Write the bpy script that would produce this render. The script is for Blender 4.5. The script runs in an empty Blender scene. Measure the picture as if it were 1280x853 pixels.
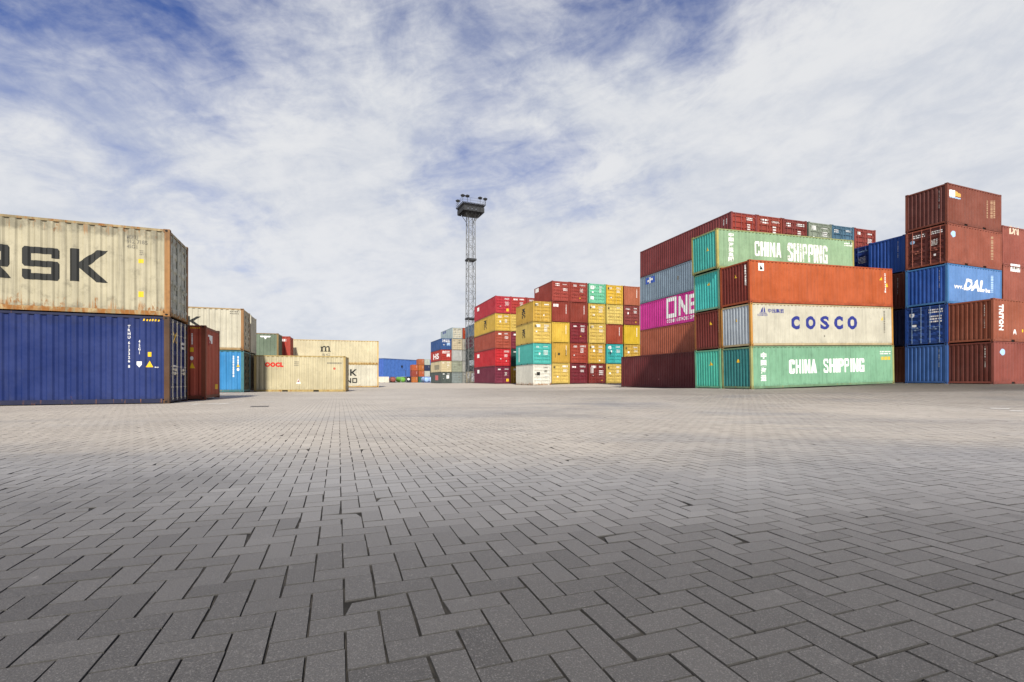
import bpy, bmesh, math, random
import numpy as np
from mathutils import Matrix, Vector
random.seed(7); rng = np.random.default_rng(11)
sc = bpy.context.scene; COL = sc.collection
R = math.radians
# ------------------------------------------------------------------ survey: focal length and eye height measured from the paving
F, CX, HY, EYE = 608.0, 640.0, 475.0, 0.74
def ground_xy(px, depth): return ((px - CX) / F * depth, depth)

# ------------------------------------------------------------------ materials
def nt(m):
    m.use_nodes = True; n = m.node_tree; n.nodes.clear(); return n
def nd(n, t, **k):
    x = n.nodes.new(t)
    for a, v in k.items(): setattr(x, a, v)
    return x
def mixrgb(n, fac, a, b, mode='MIX'):
    x = nd(n, 'ShaderNodeMix', data_type='RGBA', blend_type=mode)
    for sock, v in ((x.inputs[0], fac), (x.inputs[6], a), (x.inputs[7], b)):
        if isinstance(v, bpy.types.NodeSocket): n.links.new(v, sock)
        elif isinstance(v, (int, float)): sock.default_value = v
        else: sock.default_value = (*v, 1)
    return x.outputs[2]
def mth(n, op, a, b=None, c=None, clamp=False):
    x = nd(n, 'ShaderNodeMath', operation=op, use_clamp=clamp)
    for i, v in enumerate((a, b, c)):
        if v is None: continue
        if isinstance(v, bpy.types.NodeSocket): n.links.new(v, x.inputs[i])
        else: x.inputs[i].default_value = v
    return x.outputs[0]
def smooth(n, v, lo, hi):
    x = nd(n, 'ShaderNodeMapRange', interpolation_type='SMOOTHSTEP')
    n.links.new(v, x.inputs[0]); x.inputs[1].default_value = lo; x.inputs[2].default_value = hi
    return x.outputs[0]
def noise(n, vec, scale, detail=4, rough=.55, dist=0.0):
    x = nd(n, 'ShaderNodeTexNoise'); n.links.new(vec, x.inputs['Vector'])
    x.inputs['Scale'].default_value = scale; x.inputs['Detail'].default_value = detail
    x.inputs['Roughness'].default_value = rough; x.inputs['Distortion'].default_value = dist
    return x.outputs[0]
def scaled(n, vec, s, off=None):
    x = nd(n, 'ShaderNodeMapping'); n.links.new(vec, x.inputs[0]); x.inputs['Scale'].default_value = s
    return x.outputs[0]
RUST = (.17, .062, .018); RUST2 = (.30, .13, .03)
_paint = {}
def paint(c, rust=.25, dirt=.35, rough=.55, edge=.5):
    key = (c, rust, dirt, rough, edge)
    if key in _paint: return _paint[key]
    m = bpy.data.materials.new('container_paint'); n = nt(m); L = n.links
    out = nd(n, 'ShaderNodeOutputMaterial'); b = nd(n, 'ShaderNodeBsdfPrincipled'); L.new(b.outputs[0], out.inputs[0])
    tc = nd(n, 'ShaderNodeTexCoord'); oi = nd(n, 'ShaderNodeObjectInfo')
    cmb = nd(n, 'ShaderNodeCombineXYZ'); r100 = mth(n, 'MULTIPLY', oi.outputs['Random'], 91.0)
    L.new(r100, cmb.inputs[0]); L.new(r100, cmb.inputs[1])
    add = nd(n, 'ShaderNodeVectorMath', operation='ADD'); L.new(tc.outputs['Object'], add.inputs[0]); L.new(cmb.outputs[0], add.inputs[1])
    v = add.outputs[0]
    sx = nd(n, 'ShaderNodeSeparateXYZ'); L.new(tc.outputs['Object'], sx.inputs[0]); z = sx.outputs[2]
    fade = smooth(n, noise(n, v, .7, 5, .6), .3, .72)
    col = mixrgb(n, fade, tuple(x * .86 for x in c), tuple(min(.8, x * 1.05 + .012) for x in c))
    chalk = mth(n, 'MULTIPLY', smooth(n, noise(n, scaled(n, v, (1.2, 1.2, .5)), 1.6, 6, .65), .5, .8), .16)
    col = mixrgb(n, chalk, col, tuple(.7 * x + .07 for x in c))
    # grime running down in thin vertical streaks
    st = smooth(n, noise(n, scaled(n, v, (5.5, 5.5, .22)), 1.5, 6, .62), .46, .74)
    col = mixrgb(n, mth(n, 'MULTIPLY', st, dirt), col, tuple(.42 * x + .015 for x in c))
    gr = mth(n, 'ADD', noise(n, v, 3.2, 7, .68), mth(n, 'MULTIPLY', mth(n, 'MAXIMUM', mth(n, 'SUBTRACT', 1.0, smooth(n, z, .05, .42)), smooth(n, z, 2.42, 2.62)), .22))
    col = mixrgb(n, mth(n, 'MULTIPLY', smooth(n, gr, .50, .80), dirt * .9), col, tuple(.30 * x + .012 for x in c))
    # rust: specks and blooms, stronger at the lower and upper rail
    low = mth(n, 'SUBTRACT', 1.0, smooth(n, z, .12, .75)); hi = smooth(n, z, 2.35, 2.62)
    ed = mth(n, 'MULTIPLY', mth(n, 'MAXIMUM', low, mth(n, 'MULTIPLY', hi, .6)), edge * .17)
    rn = mth(n, 'ADD', noise(n, scaled(n, v, (2.6, 2.6, 1.1)), 2.2, 9, .68), ed)
    t = .80 - .22 * rust
    rm = smooth(n, rn, t, t + .10)
    rs = smooth(n, mth(n, 'ADD', noise(n, scaled(n, v, (7, 7, .5)), 1.3, 7, .6), ed), t + .015, t + .11)
    col = mixrgb(n, mth(n, 'MULTIPLY', rs, .55), col, RUST2)
    rc = mixrgb(n, noise(n, v, 14, 3), RUST, RUST2)
    col = mixrgb(n, mth(n, 'MULTIPLY', rm, .9), col, rc)
    L.new(col, b.inputs['Base Color'])
    rg = mth(n, 'MULTIPLY_ADD', rm, .3, rough); L.new(rg, b.inputs['Roughness'])
    b.inputs['Specular IOR Level'].default_value = .2
    bp = nd(n, 'ShaderNodeBump'); bp.inputs['Strength'].default_value = .5; bp.inputs['Distance'].default_value = .07
    L.new(noise(n, v, 1.3, 3, .5), bp.inputs['Height']); L.new(bp.outputs[0], b.inputs['Normal'])
    _paint[key] = m; return m
_plain = {}
def plain(name, c, rough=.6, metal=0.0, wear=0.0):
    key = (name, c, rough, metal, wear)
    if key in _plain: return _plain[key]
    m = bpy.data.materials.new(name); n = nt(m)
    out = nd(n, 'ShaderNodeOutputMaterial'); b = nd(n, 'ShaderNodeBsdfPrincipled'); n.links.new(b.outputs[0], out.inputs[0])
    tc = nd(n, 'ShaderNodeTexCoord')
    nz = noise(n, tc.outputs['Object'], 3.0, 6, .65)
    col = mixrgb(n, nz, tuple(x * .8 for x in c), tuple(min(.85, x * 1.12) for x in c))
    n.links.new(col, b.inputs['Base Color'])
    b.inputs['Roughness'].default_value = rough; b.inputs['Metallic'].default_value = metal
    b.inputs['Specular IOR Level'].default_value = .3
    if wear > 0:       # flaked lettering: worn holes in the paint film
        tr = nd(n, 'ShaderNodeBsdfTransparent'); mx = nd(n, 'ShaderNodeMixShader')
        f = smooth(n, noise(n, scaled(n, tc.outputs['Object'], (3, 3, 1.6)), 2.4, 8, .7), .72 - wear * .3, .76 - wear * .3)
        n.links.new(f, mx.inputs[0]); n.links.new(b.outputs[0], mx.inputs[1]); n.links.new(tr.outputs[0], mx.inputs[2])
        n.links.new(mx.outputs[0], out.inputs[0])
    _plain[key] = m; return m

# ------------------------------------------------------------------ small mesh kit
def box(bm, x0, x1, y0, y1, z0, z1, mi=0):
    vs = [bm.verts.new(p) for p in ((x0,y0,z0),(x1,y0,z0),(x1,y1,z0),(x0,y1,z0),(x0,y0,z1),(x1,y0,z1),(x1,y1,z1),(x0,y1,z1))]
    for f in ((0,3,2,1),(4,5,6,7),(0,1,5,4),(1,2,6,5),(2,3,7,6),(3,0,4,7)):
        fc = bm.faces.new([vs[i] for i in f]); fc.material_index = mi
def tube(bm, p, q, r, seg=6, mi=0):
    p = Vector(p); q = Vector(q); d = (q - p)
    if d.length < 1e-6: return
    d.normalize(); u = d.orthogonal().normalized(); w = d.cross(u)
    a = []; b2 = []
    for i in range(seg):
        t = 2 * math.pi * i / seg; o = u * math.cos(t) * r + w * math.sin(t) * r
        a.append(bm.verts.new(p + o)); b2.append(bm.verts.new(q + o))
    for i in range(seg):
        j = (i + 1) % seg; f = bm.faces.new((a[i], a[j], b2[j], b2[i])); f.material_index = mi
    bm.faces.new(a[::-1]).material_index = mi; bm.faces.new(b2).material_index = mi
def to_mesh(bm, name, nmat=1):
    bmesh.ops.recalc_face_normals(bm, faces=bm.faces)
    me = bpy.data.meshes.new(name); bm.to_mesh(me); bm.free()
    for _ in range(nmat): me.materials.append(None)
    return me
def add(name, me, mats, parent=None, keep=False):
    o = bpy.data.objects.new(name, me); COL.objects.link(o)
    if parent is not None: o.parent = parent
    if not isinstance(mats, (list, tuple)): mats = [mats]
    for i, m in enumerate(mats):
        if i >= len(o.material_slots): break
        o.material_slots[i].link = 'OBJECT'; o.material_slots[i].material = m
    return o
def tag(o, label=None, cat=None, group=None, kind=None):
    if label: o['label'] = label
    if cat: o['category'] = cat
    if group: o['group'] = group
    if kind: o['kind'] = kind
    return o
def thing(name, label, cat, loc=(0,0,0), rz=0, group=None):
    o = bpy.data.objects.new(name, None); COL.objects.link(o); o.empty_display_size = .3
    o.location = loc; o.rotation_euler = (0, 0, rz)
    return tag(o, label, cat, group)

# ------------------------------------------------------------------ shipping container geometry (doors at +x, plain end at -x)
W = 2.438; DEPTH = .036; PW = .15
def profile(length, pitch, depth):
    """breakpoints (t, d) of the trapezoid corrugation across a panel: t along, d = depth behind the outer face"""
    n = max(3, round(length / pitch)); p = length / n; out = [(-length / 2, 0)]
    for i in range(n):
        s = -length / 2 + i * p
        out += [(s + p * .22, 0), (s + p * .38, depth), (s + p * .66, depth), (s + p * .82, 0)]
    out.append((length / 2, 0)); return out
def depth_at(prof, t):
    if t <= prof[0][0] or t >= prof[-1][0]: return 0
    for (a, da), (b, db) in zip(prof, prof[1:]):
        if a <= t <= b: return da + (db - da) * (t - a) / max(1e-9, b - a)
    return 0
_side_prof = {}
def side_prof(Ln):
    if Ln not in _side_prof: _side_prof[Ln] = profile(Ln - 2 * PW, .30, DEPTH)
    return _side_prof[Ln]
END_PROF = profile(W - 2 * PW, .235, .056)
ZB, ZT = .165, .085          # rail heights
_geo = {}
def geometry(Ln, H):
    if (Ln, H) in _geo: return _geo[(Ln, H)]
    g = {}; hx = Ln / 2; hy = W / 2
    bm = bmesh.new()
    for sx in (-1, 1):
        for sy in (-1, 1):
            xa, xb = sorted((sx * hx, sx * (hx - PW))); ya, yb = sorted((sy * hy, sy * (hy - .13)))
            box(bm, xa, xb, ya, yb, .121, H - .121, 2)
            xa, xb = sorted((sx * (hx + .003), sx * (hx - .178))); ya, yb = sorted((sy * (hy + .003), sy * (hy - .162)))
            for z0, z1 in ((0, .118), (H - .118, H)):
                box(bm, xa, xb, ya, yb, z0, z1, 2)
                zc = (z0 + z1) / 2             # dark openings of the casting
                yo = sy * (hy + .005); xo = sx * (hx + .005)
                pts = [(sx * (hx - .09) + .045 * math.cos(t), yo, zc + .032 * math.sin(t)) for t in np.linspace(0, 2 * math.pi, 9)[:-1]]
                f = bm.faces.new([bm.verts.new(p) for p in pts]); f.material_index = 1
                pts = [(xo, sy * (hy - .08) + .036 * math.cos(t), zc + .036 * math.sin(t)) for t in np.linspace(0, 2 * math.pi, 9)[:-1]]
                f = bm.faces.new([bm.verts.new(p) for p in pts]); f.material_index = 1
    for sy in (-1, 1):
        ya, yb = sorted((sy * hy, sy * (hy - .06)))
        if Ln < 8:                              # bottom side rail broken by two fork pockets
            for xa, xb in ((-hx + .18, -1.215), (-.845, .845), (1.215, hx - .18)): box(bm, xa, xb, ya, yb, .018, ZB)
            for xc in (-1.03, 1.03):
                box(bm, xc - .185, xc + .185, *sorted((sy * hy, sy * (hy - .06))), .135, ZB)
                box(bm, xc - .183, xc + .183, *sorted((sy * (hy - .05), sy * (hy - .06))), .02, .133, 1)
        else: box(bm, -hx + .18, hx - .18, ya, yb, .03, ZB)
        ya, yb = sorted((sy * (hy - .002), sy * (hy - .062)))
        box(bm, -hx + .18, hx - .18, ya, yb, H - ZT, H - .012)
    for sx in (-1, 1):
        xa, xb = sorted((sx * (hx - .004), sx * (hx - .1)))
        box(bm, xa, xb, -hy + .164, hy - .164, .05, ZB); box(bm, xa, xb, -hy + .164, hy - .164, H - .125, H - .04)
    box(bm, -hx + .11, hx - .11, -hy + .07, hy - .07, .10, .14, 1)     # floor deck
    g['frame'] = to_mesh(bm, 'frame', 3)
    for nm, sy in (('side_a', -1), ('side_b', 1)):
        bm = bmesh.new(); pr = side_prof(Ln); lo = []; up = []
        for t, d in pr:
            y = sy * (hy - .006 - d); lo.append(bm.verts.new((t, y, ZB - .004))); up.append(bm.verts.new((t, y, H - ZT + .004)))
        for i in range(len(pr) - 1):
            bm.faces.new((lo[i], lo[i+1], up[i+1], up[i]))
        g[nm] = to_mesh(bm, 'side_wall')
    bm = bmesh.new(); lo = []; up = []
    for t, d in END_PROF:
        x = -(hx - .012 - d); lo.append(bm.verts.new((x, t, ZB - .004))); up.append(bm.verts.new((x, t, H - .12)))
    for i in range(len(END_PROF) - 1): bm.faces.new((lo[i], lo[i+1], up[i+1], up[i]))
    g['end'] = to_mesh(bm, 'end_wall')
    bm = bmesh.new(); pr = profile(Ln - .3, .42, .02); a = []; b = []
    for t, d in pr:
        a.append(bm.verts.new((t, -hy + .03, H - .016 - d))); b.append(bm.verts.new((t, hy - .03, H - .016 - d)))
    for i in range(len(pr) - 1): bm.faces.new((a[i], a[i+1], b[i+1], b[i]))
    g['roof'] = to_mesh(bm, 'roof')
    zb, zt = ZB + .012, H - .135
    for nm, s in (('door_a', -1), ('door_b', 1)):
        bm = bmesh.new(); y0, y1 = (.008, hy - .155); xo = hx - .03
        def yy(a, b): return sorted((s * a, s * b))
        box(bm, xo - .03, xo, *yy(y0, y1), zb, zb + .09); box(bm, xo - .03, xo, *yy(y0, y1), zt - .09, zt)
        box(bm, xo - .03, xo, *yy(y0, y0 + .06), zb + .09, zt - .09); box(bm, xo - .03, xo, *yy(y1 - .06, y1), zb + .09, zt - .09)
        n = 5; zs = np.linspace(zb + .09, zt - .09, n + 1)
        for i in range(n):                       # pressed panels between horizontal ribs
            za, zc = zs[i], zs[i+1]; ya, yb2 = yy(y0 + .06, y1 - .06)
            pts = [(xo - .004, za), (xo - .004, za + .07), (xo - .05, za + .12), (xo - .05, zc - .12), (xo - .004, zc - .07), (xo - .004, zc)]
            A = [bm.verts.new((x, ya, z)) for x, z in pts]; B = [bm.verts.new((x, yb2, z)) for x, z in pts]
            for k in range(5): bm.faces.new((A[k], B[k], B[k+1], A[k+1]))
        for z in np.linspace(zb + .2, zt - .2, 4):
            box(bm, xo - .005, xo + .018, *yy(y1 - .03, y1 + .045), z - .05, z + .05)
        g[nm] = to_mesh(bm, 'door')
        for k, yc in enumerate((.26, .80)):
            bm = bmesh.new(); y = s * yc; xb = hx - .004
            tube(bm, (xb, y, ZB - .07), (xb, y, H - .05), .018, 6)
            for z in (ZB + .0, ZB + .38, 1.25, H - .55, H - .13): box(bm, xb - .026, xb + .022, y - .035, y + .035, z - .022, z + .022)
            hz = 1.02 + .13 * k
            tube(bm, (xb + .02, y, hz), (xb + .02, y + s * (.42 if k == 0 else -.40), hz - .02), .014, 5)
            box(bm, xb - .02, xb + .03, *sorted((y + s * (.30 if k == 0 else -.28), y + s * (.36 if k == 0 else -.34))), hz - .06, hz + .04)
            g['bar_%s%d' % (nm[-1], k)] = to_mesh(bm, 'locking_bar')
    _geo[(Ln, H)] = g; return g

# ------------------------------------------------------------------ lettering
_fontcache = {}
def text_mesh(s, bold=0.0, shear=0.0, space=1.0):
    key = (s, bold, shear, space)
    if key in _fontcache: return _fontcache[key]
    cu = bpy.data.curves.new('lettering', 'FONT'); cu.body = s; cu.size = 1; cu.offset = bold; cu.shear = shear
    cu.space_character = space; cu.resolution_u = 3; cu.fill_mode = 'FRONT'
    o = bpy.data.objects.new('lettering', cu); COL.objects.link(o)
    dg = bpy.context.evaluated_depsgraph_get(); me = o.evaluated_get(dg).to_mesh()
    vs = [tuple(v.co) for v in me.vertices]; fs = [tuple(p.vertices) for p in me.polygons]
    o.evaluated_get(dg).to_mesh_clear(); bpy.data.objects.remove(o); bpy.data.curves.remove(cu)
    _fontcache[key] = (vs, fs); return vs, fs
def polys(lst):
    vs, fs = [], []
    for p in lst:
        fs.append(tuple(range(len(vs), len(vs) + len(p)))); vs += [(x, y, 0) for x, y in p]
    return vs, fs
def rect(x0, y0, x1, y1): return [(x0, y0), (x1, y0), (x1, y1), (x0, y1)]
GLYPH = {
 'M': (1.25, [rect(0,0,.26,1), rect(.99,0,1.25,1), [(.26,1),(.26,.62),(.5,.22),(.625,.22),(.625,.52),(.36,1)], [(.99,1),(.89,1),(.625,.52),(.625,.22),(.75,.22),(.99,.62)]]),
 'A': (1.25, [[(0,0),(.29,0),(.625,.78),(.625,1),(.45,1)], [(1.25,0),(.8,1),(.625,1),(.625,.78),(.96,0)], [(.37,.19),(.88,.19),(.80,.37),(.45,.37)]]),
 'E': (1.1, [rect(0,0,.26,1), rect(.26,.79,1.1,1), rect(.26,.40,1.04,.59), rect(.26,0,1.1,.21)]),
 'R': (1.2, [rect(0,0,.26,1), [(.26,1),(.26,.79),(.9,.79),(1.15,.79),(1.15,.92),(1.07,1)], rect(.9,.53,1.15,.79), [(.26,.53),(.26,.34),(1.07,.34),(1.15,.42),(1.15,.53)], [(.52,.34),(.86,0),(1.2,0),(.88,.34)]]),
 'S': (1.15, [[(0,.80),(1.15,.80),(1.15,.92),(1.07,1),(.08,1),(0,.92)], rect(.9,.68,1.15,.8), rect(0,.59,.26,.8), [(0,.59),(0,.48),(.08,.40),(1.15,.40),(1.15,.51),(1.07,.59)], rect(.89,.2,1.15,.4), [(0,.2),(0,.08),(.08,0),(1.07,0),(1.15,.08),(1.15,.2)], rect(0,.2,.26,.31)]),
 'K': (1.18, [rect(0,0,.28,1), [(.28,.50),(.57,.50),(1.18,1),(.84,1),(.28,.60)], [(.28,.50),(.28,.42),(.82,0),(1.18,0),(.57,.50)]]),
 'L': (1.0, [rect(0,0,.26,1), rect(.26,0,1.0,.21)]),
 'N': (1.2, [rect(0,0,.26,1), rect(.94,0,1.2,1), [(.26,1),(.26,.66),(.94,0),(.94,.34)]]),
 'D': (1.15, [rect(0,0,.26,1), [(.26,1),(.26,.79),(1.15,.79),(1.15,.85),(1.0,1)], rect(.89,.21,1.15,.79), [(.26,.21),(.26,0),(1.0,0),(1.15,.15),(1.15,.21)]]),
 'O': (1.1, [rect(0,0,.25,1), rect(.85,0,1.1,1), rect(.25,.78,.85,1), rect(.25,0,.85,.22)]),
}
CONDENSED = {
 'C': (.56, [[(0,.10),(.10,0),(.20,.16),(.20,.84),(.10,1),(0,.90)], [(.10,1),(.20,.84),(.36,.84),(.46,1)], [(.46,1),(.36,.84),(.36,.66),(.56,.66),(.56,.90)], [(.10,0),(.46,0),(.36,.16),(.20,.16)], [(.46,0),(.56,.10),(.56,.36),(.36,.36),(.36,.16)]]),
 'H': (.58, [rect(0,0,.20,1), rect(.38,0,.58,1), rect(.20,.42,.38,.60)]),
 'I': (.20, [rect(0,0,.20,1)]),
 'N': (.60, [rect(0,0,.19,1), rect(.41,0,.60,1), [(.19,1),(.19,.62),(.41,0),(.41,.38)]]),
 'A': (.60, [[(0,0),(.20,0),(.30,.62),(.30,1),(.18,1)], [(.60,0),(.42,1),(.30,1),(.30,.62),(.40,0)], [(.232,.18),(.368,.18),(.344,.34),(.256,.34)]]),
 'S': (.56, [[(0,.72),(.20,.66),(.20,.84),(.10,1),(0,.90)], [(.10,1),(.20,.84),(.36,.84),(.46,1)], [(.46,1),(.36,.84),(.36,.70),(.56,.70),(.56,.90)], [(0,.72),(0,.62),(.36,.36),(.56,.30),(.56,.42),(.20,.66)], [(0,.10),(.10,0),(.20,.16),(.20,.30),(0,.30)], [(.10,0),(.46,0),(.36,.16),(.20,.16)], [(.46,0),(.56,.10),(.56,.30),(.36,.36),(.36,.16)]]),
 'P': (.56, [rect(0,0,.20,1), [(.20,1),(.20,.84),(.36,.84),(.46,1)], [(.46,1),(.36,.84),(.36,.58),(.46,.42),(.56,.52),(.56,.90)], [(.20,.58),(.20,.42),(.46,.42),(.36,.58)]]),
 'G': (.58, [[(0,.10),(.10,0),(.20,.16),(.20,.84),(.10,1),(0,.90)], [(.10,1),(.20,.84),(.38,.84),(.48,1)], [(.48,1),(.38,.84),(.38,.68),(.58,.68),(.58,.90)], [(.10,0),(.58,0),(.38,.16),(.20,.16)], [(.58,0),(.58,.50),(.38,.50),(.38,.16)], rect(.29,.36,.38,.50)]),
}
def block_word(s, gap=.22, face=None):
    x = 0; vs, fs = [], []
    for ch in s:
        w, pl = (face or GLYPH)[ch]; a, b = polys([[(px + x, py) for px, py in p] for p in pl])
        fs += [tuple(i + len(vs) for i in f) for f in b]; vs += a; x += w + gap
    return vs, fs
def lines_block(rows, seed=0, cols=6):
    """a small stencilled data panel too fine to read: rows of short strokes"""
    rr = random.Random(seed); pl = []
    for i in range(rows):
        x = 0; y = i * 1.0
        while x < cols:
            w = rr.uniform(.35, 1.1); pl.append(rect(x, y, min(cols, x + w), y + .55)); x += w + rr.uniform(.15, .45)
    return polys(pl)
def disc(n=20): return polys([[(math.cos(2*math.pi*i/n), math.sin(2*math.pi*i/n)) for i in range(n)]])
TRI = polys([[(0, 0), (1, 0), (.5, 1)]])
SQ = polys([rect(0, 0, 1, 1)])
def stacked(s, bold=.02):      # upright characters one below another
    vs, fs = [], []; y = 0
    for ch in s:
        if ch == ' ': y -= .45; continue
        a, b = text_mesh(ch, bold); x0 = min(q[0] for q in a); x1 = max(q[0] for q in a); m = (x0 + x1) / 2
        fs += [tuple(i + len(vs) for i in f) for f in b]; vs += [(q[0] - m, q[1] + y, 0) for q in a]; y -= .95
    return vs, fs
def rot_cw(geo):            # reads from top to bottom
    vs, fs = geo; return [(y, -x, 0) for x, y, z in vs], fs

class Container: pass
def decal(ct, face, geo, u0, u1, v0, v1, mat, name='lettering', lift=.004):
    """fit the flat shape to the box u0..u1, v0..v1 (metres from the lower corner at the viewer's left hand) and lay it over the panel"""
    vs, fs = geo
    xs = [v[0] for v in vs]; ys = [v[1] for v in vs]; ax, bx, ay, by = min(xs), max(xs), min(ys), max(ys)
    bm = bmesh.new(); Ln, H = ct.L, ct.H; hx, hy = Ln / 2, W / 2
    V = []
    for v in vs:
        u = u0 + (v[0] - ax) / max(1e-9, bx - ax) * (u1 - u0); w = v0 + (v[1] - ay) / max(1e-9, by - ay) * (v1 - v0)
        if face == '-y': t = -hx + u
        elif face == '+y': t = hx - u
        elif face == '-x': t = hy - u
        else: t = -hy + u
        V.append(bm.verts.new((t, 0, w)))
    for f in fs:
        try: bm.faces.new([V[i] for i in f])
        except ValueError: pass
    prof = side_prof(Ln) if face[1] == 'y' else (END_PROF if face == '-x' else None)
    if prof:
        ts = [v.co.x for v in bm.verts]; lo, hi = min(ts), max(ts)
        for t, d in prof:
            if lo < t < hi:
                bmesh.ops.bisect_plane(bm, geom=bm.verts[:] + bm.edges[:] + bm.faces[:], plane_co=(t, 0, 0), plane_no=(1, 0, 0), dist=1e-5)
    for v in bm.verts:
        t, _, w = v.co; d = depth_at(prof, t) if prof else 0
        if face == '-y': v.co = (t, -(hy - .006 - d + lift), w)
        elif face == '+y': v.co = (t, hy - .006 - d + lift, w)
        elif face == '-x': v.co = (-(hx - .012 - d + lift), t, w)
        else: v.co = (hx - .03 + lift, t, w)
    me = bpy.data.meshes.new(name); bm.to_mesh(me); bm.free(); me.materials.append(None)
    return add(name, me, mat, ct.root)

GROUP = 'shipping containers stacked in the yard'
DARK = plain('dark_gap', (.012, .012, .012), .9)
WHITE = plain('white_lettering', (.78, .78, .75), .6)
WORNW = plain('worn_white_lettering', (.72, .72, .68), .6, 0, .55)
BLACK = plain('black_lettering', (.016, .017, .016), .5)
GREYT = plain('grey_lettering', (.16, .15, .12), .6)
NAVYT = plain('navy_lettering', (.02, .03, .20), .5)
REDT = plain('red_lettering', (.55, .03, .02), .5)
YELT = plain('yellow_sticker', (.75, .47, .02), .5)
STEEL = plain('galvanised_bar', (.45, .44, .40), .45, .3)
CREAMBAR = plain('cream_bar', (.74, .68, .54), .55)
SKYT = plain('pale_blue_logo', (.35, .52, .75), .5)

class Stack:
    def __init__(s, px, depth, yaw, z0, orient, tilt=0.0):
        s.x, s.y = ground_xy(px, depth); s.z = z0; s.yaw = R(yaw); s.o = orient; s.tilt = tilt
        s.M = Matrix.Translation((s.x, s.y, s.z)) @ Matrix.Rotation(s.yaw, 4, 'Z') @ Matrix.Rotation(-tilt, 4, 'Y')
CONTS = []
def container(st, label, color, level=0, ft=40, doors=False, H=2.591, z=None, row=0.0, col=0.0, frame=None, bars=None, rust=.25, dirt=.35, edge=.5, end=None, jit=.03, door_color=None, name='shipping_container', post=None):
    """row: metres behind the stack's corner; col: metres along the visible front; doors: the end that faces out has the doors"""
    ct = Container(); ct.L = 12.192 if ft == 40 else 6.058; ct.H = H; hl, hw = ct.L / 2, W / 2
    zz = z if z is not None else level * 2.591
    j = random.uniform(-jit, jit); j2 = random.uniform(-jit, jit)
    if st.o == 'R':   loc = (hl + col + j, hw + row + j2, zz); rz = math.pi if doors else 0; ct.side, ct.end = ('+y', '+x') if doors else ('-y', '-x')
    elif st.o == 'L': loc = (-hl + col + j, hw + row + j2, zz); rz = 0 if doors else math.pi; ct.side, ct.end = ('-y', '+x') if doors else ('+y', '-x')
    else:             loc = (hw + col + j2, hl + row + j, zz); rz = -math.pi / 2 if doors else math.pi / 2; ct.side, ct.end = ('-y', '+x') if doors else ('+y', '-x')
    root = thing(name, label, 'shipping container', group=GROUP)
    root.matrix_world = st.M @ Matrix.Translation(loc) @ Matrix.Rotation(rz + random.uniform(-.002, .002), 4, 'Z')
    ct.root = root; ct.st = st
    pm = paint(color, rust, dirt, edge=edge); fm = paint(frame or color, min(1, rust + .22), dirt, edge=edge)
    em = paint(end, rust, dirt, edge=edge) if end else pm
    dm = paint(door_color, rust, dirt, edge=edge) if door_color else pm
    bmat = bars or paint(tuple(min(.7, x * 1.25 + .03) for x in color), min(1, rust + .1), dirt)
    g = geometry(ct.L, H)
    qm = paint(post, .75, .6, edge=edge) if post else fm
    add('frame', g['frame'], [fm, DARK, qm], root)
    add('side_wall', g['side_a'], pm, root); add('side_wall', g['side_b'], pm, root)
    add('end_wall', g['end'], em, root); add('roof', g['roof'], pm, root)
    for k in 'ab':
        d = add('door', g['door_' + k], dm, root)
        for q in (0, 1): add('locking_bar', g['bar_%s%d' % (k, q)], bmat, d)
    CONTS.append(ct); return ct
def face_box(ct, face, px0, px1, py0, py1):
    """metres on a face from where its edges were measured in the picture (done once here, at the true place of the face)"""
    m = ct.root.matrix_world; hx, hy = ct.L / 2, W / 2
    if face == '-y': o, du = (-hx, -hy, 0), (1, 0, 0)
    elif face == '+y': o, du = (hx, hy, 0), (-1, 0, 0)
    elif face == '-x': o, du = (-hx, hy, 0), (0, -1, 0)
    else: o, du = (hx, -hy, 0), (0, 1, 0)
    O = m @ Vector(o); D = (m.to_3x3() @ Vector(du)); N = m.to_3x3() @ Vector((0, 0, 1))
    def solve(px, py):
        # O + u D + v N projects to px, py
        a = (px - CX) / F; b = (HY - py) / F
        A = np.array([[D.x - a * D.y, N.x - a * N.y], [D.z - b * D.y, N.z - b * N.y]]); r = np.array([a * O.y - O.x, b * O.y - (O.z - EYE)])
        return np.linalg.solve(A, r)
    u0, va = solve(px0, (py0 + py1) / 2); u1, vb = solve(px1, (py0 + py1) / 2)
    _, vt = solve((px0 + px1) / 2, py0); _, vb = solve((px0 + px1) / 2, py1)
    return u0, u1, vb, vt
def mark(ct, face, geo, px0, px1, py0, py1, mat, name='lettering'):
    f = ct.side if face == 'side' else ct.end
    u0, u1, v0, v1 = face_box(ct, f, px0, px1, py0, py1)
    Lf = ct.L if f[1] == 'y' else W
    return decal(ct, f, geo, u0, u1, v0, v1, mat, name)
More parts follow.
